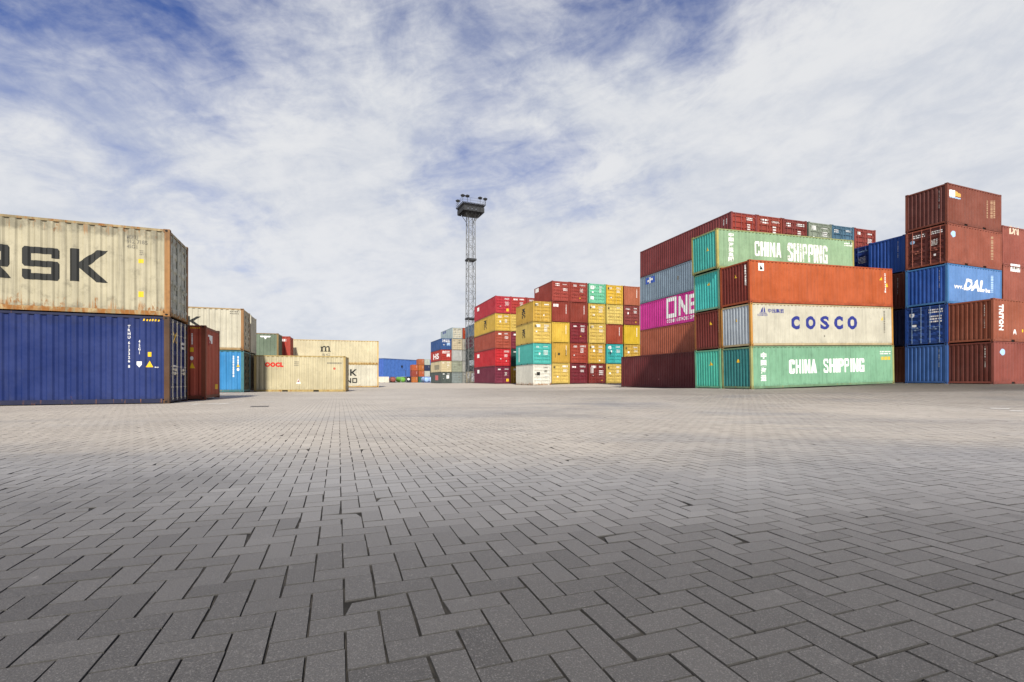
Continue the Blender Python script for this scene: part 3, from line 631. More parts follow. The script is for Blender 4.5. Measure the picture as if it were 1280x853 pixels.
mark(c, 'end', rot_cw(lines_block(1, 62, 10)), 897.6, 898.6, 391, 416, WORNW, 'lettering')
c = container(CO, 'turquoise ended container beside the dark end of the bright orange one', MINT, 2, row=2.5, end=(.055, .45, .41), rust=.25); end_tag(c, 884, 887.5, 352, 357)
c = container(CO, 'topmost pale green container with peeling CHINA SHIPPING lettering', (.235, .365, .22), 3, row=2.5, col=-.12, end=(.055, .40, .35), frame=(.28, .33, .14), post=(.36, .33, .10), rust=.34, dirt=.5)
mark(c, 'side', block_word('CHINA', .09, CONDENSED), 943.5, 977, 302.8, 321, WHITE); mark(c, 'side', block_word('SHIPPING', .09, CONDENSED), 985, 1034.5, 305.5, 328, WORNW)
for i, ch in enumerate('中国海运集团'): mark(c, 'side', text_mesh(ch, .03), 911, 917, 291 + 6.1 * i, 296.6 + 6.1 * i, WHITE)
mark(c, 'side', lines_block(2, 71, 9), 1056, 1066, 304, 308, WHITE, 'lettering'); end_tag(c, 882, 885.5, 309, 314)
mark(c, 'side', SQ, 1062.5, 1064.5, 303, 306, BLACK, 'sticker')

# ================================================================== tower of containers at the east edge
TS = Stack(1184.0, 31.3, 21.0, .49, 'R')
c = container(TS, 'plain brown container at the very top of the tallest tower', BROWN, 4, ft=20, end=(.105, .030, .024), rust=.12); side_code(c, 3)  # end painted darker than the side to stand for its shade
mark(c, 'side', SQ, 1187.5, 1194, 237.5, 246, WHITE, 'logo'); mark(c, 'side', polys([[(0,0),(1,0),(1,.6),(.1,1)]]), 1194.4, 1201, 239.5, 246, plain('amber_logo', (.6, .35, .08)), 'logo'); mark(c, 'side', SQ, 1188, 1200.8, 246.5, 248, SKYT, 'logo')
for a, b in ((1233.5, 1235), (1238.5, 1241), (1242.6, 1244)): mark(c, 'side', rot_cw(lines_block(1, int(a), 9)), a, b, 251, 273, plain('ochre_marks', (.36, .22, .13), .6), 'lettering')
c = container(TS, 'brown container with round blue logo just below the top brown one', BROWN2, 3, ft=20, doors=True, door_color=(.095, .022, .018), rust=.12); door_marks(c, 5, None, True)  # door colour darkened too, shade of the end painted in
mark(c, 'side', disc(24), 1189, 1195, 288.5, 296.5, SKYT, 'logo'); mark(c, 'side', rot_cw(lines_block(1, 84, 9)), 1239.5, 1242.5, 296, 325, plain('ochre_marks', (.36, .22, .13), .6), 'lettering')
decal(c, '+x', disc(), .25, .55, 1.7, 1.95, SKYT, 'lettering')
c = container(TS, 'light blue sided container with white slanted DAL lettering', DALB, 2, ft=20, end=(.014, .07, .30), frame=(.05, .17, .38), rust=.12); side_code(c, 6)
mark(c, 'side', text_mesh('DAL', .05, .3), 1205, 1231, 349.5, 364, WHITE); mark(c, 'side', text_mesh('www.', .04), 1192.8, 1204, 356.8, 361, WHITE); mark(c, 'side', text_mesh('.biz', .04), 1231.8, 1238, 361, 366, WHITE)
mark(c, 'side', rot_cw(lines_block(1, 91, 9)), 1239.5, 1242, 345, 366, SKYT, 'lettering')
c = container(TS, 'blue container with closed doors below the DAL one', (.012, .05, .22), 1, ft=20, doors=True, rust=.3, bars=plain('blue_bar', (.15, .22, .34))); door_marks(c, 8)
decal(c, '+x', polys([[(0,1),(0,.4),(.5,0),(1,.4),(1,1)]]), .25, .55, 1.85, 2.15, WHITE, 'lettering')
c = container(TS, 'blue container with plain ribbed end at the foot of the tallest tower', (.028, .085, .26), 0, ft=20, rust=.15); side_code(c, 9)
BS = Stack(1242.0, 29.2, 20.0, .48, 'R')  # both ends below get a darker brown, painting in their shade
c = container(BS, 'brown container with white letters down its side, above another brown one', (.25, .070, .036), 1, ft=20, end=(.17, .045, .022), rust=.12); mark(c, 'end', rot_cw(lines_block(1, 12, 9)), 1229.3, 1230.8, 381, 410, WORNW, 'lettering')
mark(c, 'side', rot_cw(text_mesh('TRITON', .04)), 1249.6, 1254.6, 380.5, 413, WHITE); mark(c, 'side', text_mesh('A', .05), 1267, 1271, 412, 418.5, WHITE, 'lettering'); mark(c, 'side', SQ, 1277.5, 1279.5, 412, 415.5, YELT, 'sticker')
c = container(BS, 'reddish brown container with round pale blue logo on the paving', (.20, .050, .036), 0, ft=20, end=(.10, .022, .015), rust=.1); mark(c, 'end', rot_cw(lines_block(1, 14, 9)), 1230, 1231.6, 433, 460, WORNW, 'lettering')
mark(c, 'side', disc(24), 1250.6, 1256.4, 436, 444.5, SKYT, 'logo')
GS = Stack(1253.5, 33.8, 20.0, .5, 'R')  # shade on the ends of this pair is put into darker end colours
HQ = 2.75
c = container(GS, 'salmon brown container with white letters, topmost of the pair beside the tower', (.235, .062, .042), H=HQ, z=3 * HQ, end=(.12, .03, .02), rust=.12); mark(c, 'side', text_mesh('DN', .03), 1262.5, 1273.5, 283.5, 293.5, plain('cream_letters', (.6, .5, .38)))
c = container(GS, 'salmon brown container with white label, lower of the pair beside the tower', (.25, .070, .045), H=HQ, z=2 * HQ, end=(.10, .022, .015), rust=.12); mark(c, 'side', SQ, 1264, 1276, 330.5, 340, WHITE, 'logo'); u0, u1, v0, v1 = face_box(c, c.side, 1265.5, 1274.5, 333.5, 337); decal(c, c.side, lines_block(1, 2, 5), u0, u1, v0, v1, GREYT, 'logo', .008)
US = Stack(1131.5, 33.8, 20.5, .5, 'R')
c = container(US, 'blue container with ribbed end, highest in the gap beside the tallest tower', (.014, .065, .29), 3, ft=20, rust=.12); side_code(c, 15)
c = container(US, 'dark brown container two below the blue ribbed one beside the cream container', (.10, .025, .016), 2, ft=20); side_code(c, 16)
c = container(US, 'navy container in the shaded gap beside the cream lettered container', NAVY, 1, ft=20)
c = container(US, 'brown container on the paving in the gap beside the sea green container', (.11, .034, .018), 0, ft=20)
UB = Stack(1089.5, 36.2, 20.5, .5, 'R')
c = container(UB, 'blue container with door louvres behind the topmost pale green container', (.010, .035, .18), 3, ft=20, doors=True); door_marks(c, 17, SKYT)

# ================================================================== floodlight mast
def mast():
    x, y = ground_xy(588.4, 96.0); t = thing('floodlight_mast', 'tall steel lattice mast with a ring of floodlights on its head platform', 'light mast', (x, y, 0), R(24))
    galv = plain('galvanised_steel', (.15, .155, .155), .5, .3); darkm = plain('dark_steel', (.035, .037, .040), .7, .1)
    Hm = 33.2; bm = bmesh.new()
    def half(z): return .80 - .13 * z / Hm
    for sx in (-1, 1):
        for sy in (-1, 1): tube(bm, (sx * half(0), sy * half(0), -.1), (sx * half(Hm), sy * half(Hm), Hm), .075, 6)
    n = 22; zs = np.linspace(.6, Hm - .3, n + 1)
    for i in range(n):
        z0, z1 = zs[i], zs[i+1]; a, b = half(z0), half(z1)
        for k in range(4):
            c0 = [(-1,-1),(1,-1),(1,1),(-1,1)][k]; c1 = [(-1,-1),(1,-1),(1,1),(-1,1)][(k+1) % 4]
            tube(bm, (c0[0]*a, c0[1]*a, z0), (c1[0]*a, c1[1]*a, z0), .032, 4)
            if i % 2 == 0: tube(bm, (c0[0]*a, c0[1]*a, z0), (c1[0]*b, c1[1]*b, z1), .036, 4)
            else: tube(bm, (c1[0]*a, c1[1]*a, z0), (c0[0]*b, c0[1]*b, z1), .036, 4)
    add('lattice', to_mesh(bm, 'lattice'), galv, t)
    bm = bmesh.new()
    for xx in (-.2, .2): tube(bm, (xx, .2, 0), (xx, .2, Hm), .022, 4)
    for z in np.arange(.4, Hm, .45): tube(bm, (-.2, .2, z), (.2, .2, z), .014, 4)
    add('ladder', to_mesh(bm, 'ladder'), galv, t)
    for z in (12.6, 24.2):
        bm = bmesh.new(); box(bm, -.86, .86, -.86, .86, z, z + .12); box(bm, -.9, -.86, -.9, .9, z, z + .34); box(bm, .86, .9, -.9, .9, z, z + .34); box(bm, -.855, .855, -.9, -.865, z + .002, z + .34)
        add('rest_platform', to_mesh(bm, 'rest_platform'), darkm, t)
    # flared head: braces, deck, side trays and rail
    bm = bmesh.new()
    for sx in (-1, 1):
        for sy in (-1, 1): tube(bm, (sx * .67, sy * .67, Hm - 1.3), (sx * 1.40, sy * 1.25, Hm + .05), .06, 5)
    add('head_brace', to_mesh(bm, 'head_brace'), galv, t)
    bm = bmesh.new(); a, b = 1.25, 2.35; z0, z1 = Hm, Hm + 1.7
    box(bm, -a, a, -a * .9, a * .9, z0, z0 + .1)
    for k in range(4):
        c0 = [(-1,-1),(1,-1),(1,1),(-1,1)][k]; c1 = [(-1,-1),(1,-1),(1,1),(-1,1)][(k+1) % 4]
        for s in np.linspace(0, 1, 9):
            p = Vector((c0[0] + (c1[0]-c0[0])*s, c0[1] + (c1[1]-c0[1])*s, 0)); tube(bm, (p.x*a, p.y*a*.9, z0), (p.x*b, p.y*b*.9, z1), .05, 4)
        for f_ in (.0, .33, .66, 1):
            r = a + (b-a)*f_; zz = z0 + (z1-z0)*f_; tube(bm, (c0[0]*r, c0[1]*r*.9, zz), (c1[0]*r, c1[1]*r*.9, zz), .06, 4)
    for k in range(4):
        c0 = [(-1,-1),(1,-1),(1,1),(-1,1)][k]; c1 = [(-1,-1),(1,-1),(1,1),(-1,1)][(k+1) % 4]
        for za, zb in ((.04, .42), (.52, .96)):
            ra = (a + (b-a)*za) * .97; rb = (a + (b-a)*zb) * .97
            bm.faces.new([bm.verts.new(q_) for q_ in ((c0[0]*ra, c0[1]*ra*.9, z0 + (z1-z0)*za), (c1[0]*ra, c1[1]*ra*.9, z0 + (z1-z0)*za), (c1[0]*rb, c1[1]*rb*.9, z0 + (z1-z0)*zb), (c0[0]*rb, c0[1]*rb*.9, z0 + (z1-z0)*zb))])
    add('head_platform', to_mesh(bm, 'head_platform'), darkm, t)
    bm = bmesh.new()
    for k in range(4):
        c0 = [(-1,-1),(1,-1),(1,1),(-1,1)][k]; c1 = [(-1,-1),(1,-1),(1,1),(-1,1)][(k+1) % 4]
        for zz in (z1 + .5, z1 + .95): tube(bm, (c0[0]*b, c0[1]*b*.9, zz), (c1[0]*b, c1[1]*b*.9, zz), .025, 4)
        for s in (0, .33, .66): tube(bm, ((c0[0]+(c1[0]-c0[0])*s)*b, (c0[1]+(c1[1]-c0[1])*s)*b*.9, z1), ((c0[0]+(c1[0]-c0[0])*s)*b, (c0[1]+(c1[1]-c0[1])*s)*b*.9, z1+.95), .025, 4)
    add('railing', to_mesh(bm, 'railing'), galv, t)
    def lamp(p, ang, kind):
        bm = bmesh.new(); c_, s_ = math.cos(ang), math.sin(ang)
        if kind:
            tube(bm, (p[0], p[1], z1), (p[0], p[1], p[2] - .1), .04, 5)
            rings = []
            for zz, r in ((p[2] - .22, .12), (p[2] - .15, .34), (p[2] + .08, .46), (p[2] + .24, .22), (p[2] + .28, .02)):
                rings.append([bm.verts.new((p[0] + r*math.cos(q), p[1] + r*math.sin(q), zz)) for q in np.linspace(0, 2*math.pi, 11)[:-1]])
            for A, B in zip(rings, rings[1:]):
                for i in range(10): bm.faces.new((A[i], A[(i+1) % 10], B[(i+1) % 10], B[i]))
        else:
            f0 = Vector((c_, s_, 0)); sd_ = Vector((-s_, c_, 0)); P_ = Vector(p)
            pts = []
            for d, w_, z_ in ((0, .24, .28), (.36, .36, .44)):
                for q in ((-1,-1),(1,-1),(1,1),(-1,1)): pts.append(bm.verts.new(P_ + f0*d + sd_*q[0]*w_ + Vector((0, 0, q[1]*z_ - d*.55))))
            for f in ((0,1,2,3),(7,6,5,4),(0,4,5,1),(1,5,6,2),(2,6,7,3),(3,7,4,0)): bm.faces.new([pts[i] for i in f])
        add('floodlight', to_mesh(bm, 'floodlight'), darkm, t)
    for k in range(4):
        for s in (-.78, -.39, 0, .39, .78):
            d = [(0,-1),(1,0),(0,1),(-1,0)][k]; r = 1.80
            p = (d[0]*r + (-d[1])*s*2.1, d[1]*r*.9 + d[0]*s*2.0, Hm + .86); lamp(p, math.atan2(d[1], d[0]), 0)
    for p in ((-2.3, -2.0), (-1.4, -2.1), (1.2, -2.1), (2.3, -2.0), (-2.3, 1.1), (2.25, 1.9)): lamp((p[0], p[1], z1 + 1.15), 0, 1)
mast()

# ================================================================== blue hall far behind
def hall():
    x, y = ground_xy(479.5, 255); t = thing('storage_hall', 'long blue metal clad hall closing the far end of the yard', 'hall', (x, y, -.6), R(62))
    blue = paint((.055, .15, .46), .0, .15); blue2 = paint((.05, .12, .42), .0, .15); Hh = 12.4
    bm = bmesh.new(); Lh, Wh = 120, 70; n = 160; lo = []
    for i in range(n + 1):
        d = .0 if (i // 2) % 2 else .06; lo.append((i * Lh / n, d))
    A = [bm.verts.new((u, d, 0)) for u, d in lo]; B = [bm.verts.new((u, d, Hh)) for u, d in lo]
    for i in range(n): bm.faces.new((A[i], A[i+1], B[i+1], B[i]))
    add('long_wall', to_mesh(bm, 'long_wall'), blue, t)
    bm = bmesh.new(); A = []; B = []
    for i in range(n + 1):
        d = .0 if (i // 2) % 2 else .06; A.append(bm.verts.new((.06 + d, .12 + i * Wh / n, 0))); B.append(bm.verts.new((.06 + d, .12 + i * Wh / n, Hh)))
    for i in range(n): bm.faces.new((A[i], A[i+1], B[i+1], B[i]))
    add('gable_wall', to_mesh(bm, 'gable_wall'), blue2, t)
    bm = bmesh.new(); box(bm, -.1, Lh + .1, -.12, Wh, Hh + .003, Hh + .32); add('roof_edge', to_mesh(bm, 'roof_edge'), plain('roof_trim', (.10, .16, .32), .5), t)
    bm = bmesh.new(); box(bm, 13.6, 14.6, -.42, -.06, 8.3, 9.2); add('wall_lamp', to_mesh(bm, 'wall_lamp'), DARK, t)
    bm = bmesh.new(); box(bm, .2, Lh, -.14, -.03, .05, 1.1); add('plinth', to_mesh(bm, 'plinth'), plain('concrete_plinth', (.3, .3, .3), .8), t)
hall()
def lamp_post():
    x, y = ground_xy(507.2, 214); t = thing('lamp_post', 'thin dark lamp post in front of the blue hall', 'lamp post', (x, y, -.5))
    m = plain('post_paint', (.03, .035, .05), .5); bm = bmesh.new(); tube(bm, (0, 0, 0), (0, 0, 5.4), .09, 8); add('post', to_mesh(bm, 'post'), m, t)
    bm = bmesh.new(); tube(bm, (0, 0, 5.35), (-.7, 0, 5.55), .05, 6); box(bm, -1.05, -.55, -.12, .12, 5.5, 5.64); add('lamp_head', to_mesh(bm, 'lamp_head'), m, t)
lamp_post()

# ================================================================== ground: gently dished yard fitted under the stacks
pts = []
def foot(st, L_, W_):
    ca, sa = math.cos(st.yaw), math.sin(st.yaw)
    for u in (0, L_):
        for v in (0, W_):
            pts.append((st.x + ca * u - sa * v, st.y + sa * u + ca * v, st.z + math.tan(st.tilt) * u))
foot(LST, -12.2, 2.44); foot(KST, -12.2, 5); foot(GST, -6, 5); foot(MST, -12, 2.5)
pts.append((*ground_xy(432.4, 35.3), -.13)); pts.append((*ground_xy(318, 34.0), -.12))
foot(M2, 2.44, 6); foot(M2b, 13, 6); foot(M1, 7, 12); foot(CO, 12.2, 5); foot(TS, 6, 5); foot(BS, 6, 2.4); foot(GS, 12, 2.4); foot(FA, 5, 12); foot(FH, 3, 12); foot(O1, 8, 6)
foot(MR, 2, 12)
for x, y in ((-4,0),(4,0),(0,2),(0,6),(-6,6),(6,6),(0,10),(-5,10),(7,10),(0,-20),(-20,-20),(20,-20),(-30,5),(12,14),(30,0)): pts.append((x, y, 0 if y < 9 else -.01))
for x, y, z in ((18, 18, .12), (26, 20, .25), (0, 20, -.02), (-6, 24, -.08), (2, 40, -.02), (-60, 60, 0), (-80, 200, -.5), (80, 200, -.3), (0, 300, -.6), (-150, 300, -.6), (60, 40, .5), (150, 300, -.4), (80, 0, .4), (-80, 0, 0), (0, -80, 0)): pts.append((x, y, z))
PT = np.array(pts, float)
def tps(d2): return np.where(d2 > 0, .5 * d2 * np.log(np.maximum(d2, 1e-12)), 0)
S_ = 20.0
A_ = PT[:, :2] / S_; nP = len(A_); D2 = ((A_[:, None] - A_[None]) ** 2).sum(-1)
Kp = tps(D2) + np.eye(nP) * .02; Pm = np.hstack([np.ones((nP, 1)), A_])
big = np.block([[Kp, Pm], [Pm.T, np.zeros((3, 3))]]); sol = np.linalg.solve(big, np.concatenate([PT[:, 2], np.zeros(3)]))
def height(x, y):
    q = np.stack([np.clip(x, -150, 150), np.clip(y, -80, 300)], -1) / S_; out = np.zeros(len(q))
    for s in range(0, len(q), 20000):
        qq = q[s:s+20000]; out[s:s+20000] = tps(((qq[:, None] - A_[None]) ** 2).sum(-1)) @ sol[:nP] + sol[nP] + qq @ sol[nP+1:]
    return np.clip(out, -1.2, .8)
def mesh_np(name, v, quads, mat, attrs=None, domain='FACE'):
    me = bpy.data.meshes.new(name); nv, nf = len(v), len(quads)
    me.vertices.add(nv); me.vertices.foreach_set('co', v.astype(np.float32).ravel())
    me.loops.add(nf * 4); me.loops.foreach_set('vertex_index', quads.astype(np.int32).ravel())
    me.polygons.add(nf); me.polygons.foreach_set('loop_start', np.arange(0, nf * 4, 4, dtype=np.int32))
    for k, a in (attrs or {}).items():
        at = me.attributes.new(k, 'FLOAT', domain); at.data.foreach_set('value', a.astype(np.float32))
    me.update(); me.validate(); me.materials.append(mat)
    if name == 'paving': me.shade_flat()
    o = bpy.data.objects.new(name, me); COL.objects.link(o); return o
def vnoise(x, y, s, seed):
    r = np.random.default_rng(seed); g = r.random((64, 64)); a = x / s; b = y / s
    i = np.floor(a).astype(int); j = np.floor(b).astype(int); fa = a - i; fb = b - j; fa = fa*fa*(3-2*fa); fb = fb*fb*(3-2*fb)
    return (g[i%64,j%64]*(1-fa)+g[(i+1)%64,j%64]*fa)*(1-fb)+(g[i%64,(j+1)%64]*(1-fa)+g[(i+1)%64,(j+1)%64]*fa)*fb
def fbm(x, y, s, seed): return sum(vnoise(x, y, s / 2**k, seed + k) / 2**k for k in range(4)) / 1.875

def paver_material():
    m = bpy.data.materials.new('concrete_paver'); n = nt(m); L = n.links
    out = nd(n, 'ShaderNodeOutputMaterial'); b = nd(n, 'ShaderNodeBsdfPrincipled'); L.new(b.outputs[0], out.inputs[0])
    geo = nd(n, 'ShaderNodeNewGeometry'); P_ = geo.outputs['Position']
    ti = nd(n, 'ShaderNodeAttribute', attribute_name='tint').outputs['Fac']; du = nd(n, 'ShaderNodeAttribute', attribute_name='dust').outputs['Fac']
    st = nd(n, 'ShaderNodeAttribute', attribute_name='stain').outputs['Fac']
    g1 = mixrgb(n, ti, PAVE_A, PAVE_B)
    g2 = mixrgb(n, ti, (.205, .199, .191), (.275, .267, .256))  # lighter grey, also carries the painted brightening of the middle distance
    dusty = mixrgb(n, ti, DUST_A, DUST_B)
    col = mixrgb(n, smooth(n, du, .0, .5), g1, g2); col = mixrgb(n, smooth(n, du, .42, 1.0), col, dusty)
    sp = noise(n, P_, 210, 4, .75); col = mixrgb(n, mth(n, 'MULTIPLY', smooth(n, sp, .50, .72), mth(n, 'MULTIPLY_ADD', du, -.48, .52)), col, (.34, .32, .30))
    sp2 = noise(n, P_, 190, 2, .6); col = mixrgb(n, mth(n, 'MULTIPLY', smooth(n, sp2, .60, .72), mth(n, 'MULTIPLY_ADD', du, -.4, .55)), col, (.035, .034, .034))
    bl = noise(n, P_, 2.2, 6, .62); col = mixrgb(n, mth(n, 'MULTIPLY', smooth(n, bl, .50, .75), mth(n, 'MULTIPLY_ADD', du, -.17, .22)), col, (.085, .081, .077))
    bl2 = noise(n, P_, 7.5, 7, .7); col = mixrgb(n, mth(n, 'MULTIPLY', smooth(n, bl2, .60, .76), .35), col, (.30, .285, .27))
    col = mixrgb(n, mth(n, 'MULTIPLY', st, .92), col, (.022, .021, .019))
    L.new(col, b.inputs['Base Color']); b.inputs['Roughness'].default_value = .62; b.inputs['Specular IOR Level'].default_value = .42
    bp = nd(n, 'ShaderNodeBump'); bp.inputs['Strength'].default_value = .9; bp.inputs['Distance'].default_value = .003
    hh = mth(n, 'ADD', noise(n, P_, 190, 4, .7), mth(n, 'MULTIPLY', noise(n, P_, 40, 4, .6), .7)); L.new(hh, bp.inputs['Height']); L.new(bp.outputs[0], b.inputs['Normal'])
    return m
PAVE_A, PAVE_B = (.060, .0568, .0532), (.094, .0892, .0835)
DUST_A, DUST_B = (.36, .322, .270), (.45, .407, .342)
YAW = R(19.6); U_ = np.array([math.cos(YAW), math.sin(YAW)]); V_ = np.array([-math.sin(YAW), math.cos(YAW)])
BW = .1025
ANCH = np.array([-.6085, 1.503]) - BW * V_       # lower corner of cell (0,0), measured on the paving
def dust_and_light_at(x, y):
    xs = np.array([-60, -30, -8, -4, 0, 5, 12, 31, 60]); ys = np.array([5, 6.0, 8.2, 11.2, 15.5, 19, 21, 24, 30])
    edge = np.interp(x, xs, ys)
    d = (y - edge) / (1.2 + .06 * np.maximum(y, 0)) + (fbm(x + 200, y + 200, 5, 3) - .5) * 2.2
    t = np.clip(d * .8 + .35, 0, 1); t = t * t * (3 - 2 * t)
    light_falloff = np.clip((y - 1.4) / 5, 0, 1) * .85 * (.45 + fbm(x + 300, y + 100, 3, 9))  # pavers brighten with distance: light falloff painted into their colour
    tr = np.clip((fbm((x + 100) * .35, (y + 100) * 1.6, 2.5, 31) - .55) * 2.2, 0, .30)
    return np.clip(np.maximum(t * .95, light_falloff + tr * np.clip((y - 2) / 8, 0, 1)), 0, 1)
def paving():
    YM = 48.0
    cor = np.array([[-3, .2], [3, .2], [-YM * 1.12, YM], [YM * 1.12, YM]]) - ANCH
    cu = cor @ U_ / BW; cv = cor @ V_ / BW
    xi = np.arange(int(cu.min()) - 2, int(cu.max()) + 3); yi = np.arange(int(cv.min()) - 2, int(cv.max()) + 3)
    allc = []
    for y0 in yi:
        base = xi
        k = (base - y0) % 4
        for kind, sel in ((0, base[k == 0]), (1, base[k == 3])):
            cx_ = sel + (1.0 if kind == 0 else .5); cy_ = np.full(len(sel), y0 + (.5 if kind == 0 else 1.0))
            wx = ANCH[0] + BW * (cx_ * U_[0] + cy_ * V_[0]); wy = ANCH[1] + BW * (cx_ * U_[1] + cy_ * V_[1])
            ok = (wy > .3) & (wy < YM) & (np.abs(wx) < wy * 1.10 + 1.6)
            allc.append(np.stack([wx[ok], wy[ok], np.full(ok.sum(), kind)], -1))
    C_ = np.concatenate(allc); N = len(C_)
    x, y, kd = C_[:, 0], C_[:, 1], C_[:, 2]
    # old settled courses: the lines wander a little
    x, y = x + (vnoise(x + 50, y + 50, 6.0, 41) - .5) * .045 + rng.normal(0, .0007, N), y + (vnoise(x + 90, y + 90, 6.0, 43) - .5) * .045 + rng.normal(0, .0007, N)
    z = height(x, y) + (fbm(x + 30, y + 30, 1.1, 51) - .5) * .012 * np.exp(-y / 30)
    near = np.exp(-y / 14)
    z = z + rng.normal(0, .0008, N) * near
    tx = rng.normal(0, .0035, N) * near; ty = rng.normal(0, .0035, N) * near
    ang = YAW + np.where(kd == 1, math.pi / 2, 0) + rng.normal(0, .004, N)
    hl = BW - .0009 - np.abs(rng.normal(0, .0006, N)); hw = BW / 2 - .0008 - np.abs(rng.normal(0, .0006, N))
    odd = rng.random(N) < .003; hl = np.where(odd, hl - rng.uniform(.001, .005, N), hl); hw = np.where(odd, hw - rng.uniform(0, .004, N), hw); ang = np.where(odd, ang + rng.normal(0, .012, N), ang)
    ca, sa = np.cos(ang), np.sin(ang)
    tint = np.clip(.5 + rng.normal(0, .17, N) + (fbm(x + 70, y + 70, 1.6, 61) - .5) * 1.2, 0, 1)
    dust = dust_and_light_at(x, y); dust = np.clip(dust + rng.normal(0, .012, N) * (dust > .03), 0, 1)
    # soft dark trail of dirt through some patches
    stain = np.clip((fbm(x + 11, y + 17, 1.7, 71) - .62) * 2.0, 0, .26) * np.clip(1.15 - dust, .15, 1)
    tilt = lambda du, dv: du * tx + dv * ty
    def corner(idx, su, sv, dz, ins):
        du = su * (hl[idx] - ins); dv = sv * (hw[idx] - ins)
        return np.stack([x[idx] + ca[idx] * du - sa[idx] * dv, y[idx] + sa[idx] * du + ca[idx] * dv, z[idx] + du * tx[idx] + dv * ty[idx] + dz], -1)
    S4 = ((-1, -1), (1, -1), (1, 1), (-1, 1))
    m = paver_material()
    def build(idx, rings, seedc=None):
        n = len(idx); vv = []
        for dz, ins in rings:
            for q, (su, sv) in enumerate(S4):
                i2 = ins
                if seedc is not None and ins > 0: i2 = ins + seedc[:, q]
                vv.append(corner(idx, su, sv, dz, i2))
        vv = np.stack(vv, 1).reshape(-1, 3); k = len(rings) * 4; b0 = (np.arange(n) * k)[:, None]
        q = [[0, 1, 2, 3]]
        for r in range(len(rings) - 1):
            for e in range(4): q.append([r*4+e, (r+1)*4+e, (r+1)*4+(e+1)%4, r*4+(e+1)%4])
        q = np.array(q); quads = (b0[:, :, None] + q[None]).reshape(-1, 4); rep = len(q)
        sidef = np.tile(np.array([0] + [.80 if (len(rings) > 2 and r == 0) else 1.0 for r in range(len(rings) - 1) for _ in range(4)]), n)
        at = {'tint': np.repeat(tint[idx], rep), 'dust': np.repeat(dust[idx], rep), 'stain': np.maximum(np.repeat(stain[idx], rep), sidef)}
        return vv, quads, at
    i0 = np.where(y < 9)[0]; i1 = np.where((y >= 9) & (y < 22))[0]; i2 = np.where(y >= 22)[0]
    chip = np.where(rng.random((len(i0), 4)) < .025, rng.uniform(.003, .009, (len(i0), 4)), rng.uniform(0, .0015, (len(i0), 4)))
    big = rng.random((len(i0), 4)) < .0035; chip = np.where(big, rng.uniform(.014, .030, (len(i0), 4)), chip)
    chip1 = np.where(rng.random((len(i1), 4)) < .004, rng.uniform(.012, .032, (len(i1), 4)), 0.0)
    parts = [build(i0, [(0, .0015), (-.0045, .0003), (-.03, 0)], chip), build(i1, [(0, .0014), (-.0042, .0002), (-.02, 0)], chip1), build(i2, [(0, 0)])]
    off = 0; VV, QQ, AT = [], [], {'tint': [], 'dust': [], 'stain': []}
    for v, q, a in parts:
        VV.append(v); QQ.append(q + off); off += len(v)
        for k in AT: AT[k].append(a[k])
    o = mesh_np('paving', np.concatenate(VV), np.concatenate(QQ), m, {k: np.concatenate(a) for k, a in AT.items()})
    tag(o, 'grey concrete pavers laid in a herringbone across the yard', None, None, 'structure')
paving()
def ground():
    ys = np.concatenate([np.arange(-60, 0, 6), np.arange(0, 60, .6), np.arange(60, 140, 3), np.arange(140, 320, 10), [400, 700, 1500, 4000, 9000]])
    xs = np.concatenate([[-9000, -3000, -1000, -400], np.arange(-160, -60, 8), np.arange(-60, 60, .75), np.arange(60, 170, 8), [400, 1000, 3000, 9000]])
    X, Y = np.meshgrid(xs, ys); v = np.stack([X.ravel(), Y.ravel(), np.zeros(X.size)], -1)
    inside = (v[:, 1] < 47.5); dz = np.where(inside, -.0060, -.001)
    v[:, 2] = height(v[:, 0], v[:, 1]) + dz
    nx, ny = len(xs), len(ys); i = np.arange(nx * ny).reshape(ny, nx)
    q = np.stack([i[:-1, :-1], i[:-1, 1:], i[1:, 1:], i[1:, :-1]], -1).reshape(-1, 4)
    m = bpy.data.materials.new('yard_ground'); n = nt(m); L = n.links
    out = nd(n, 'ShaderNodeOutputMaterial'); b = nd(n, 'ShaderNodeBsdfPrincipled'); L.new(b.outputs[0], out.inputs[0])
    geo = nd(n, 'ShaderNodeNewGeometry'); P_ = geo.outputs['Position']
    far = nd(n, 'ShaderNodeAttribute', attribute_name='sandy').outputs['Fac']
    js = mixrgb(n, smooth(n, noise(n, P_, 9, 5, .6), .35, .7), (.016, .015, .013), (.05, .045, .038))
    sand = mixrgb(n, noise(n, P_, .35, 6, .6), DUST_A, DUST_B)
    L.new(mixrgb(n, far, js, sand), b.inputs['Base Color']); b.inputs['Roughness'].default_value = .85; b.inputs['Specular IOR Level'].default_value = .2
    o = mesh_np('ground', v, q, m, {'sandy': np.maximum(np.clip((v[:, 1] - 14) / 12, 0, .8)+np.clip((v[:, 1] - 46) / 1.5, 0, .2), np.where((np.abs(v[:, 0]) > v[:, 1] * 1.12 + 2), 1.0, 0)) }, 'POINT')
    tag(o, None, None, None, 'structure')
ground()
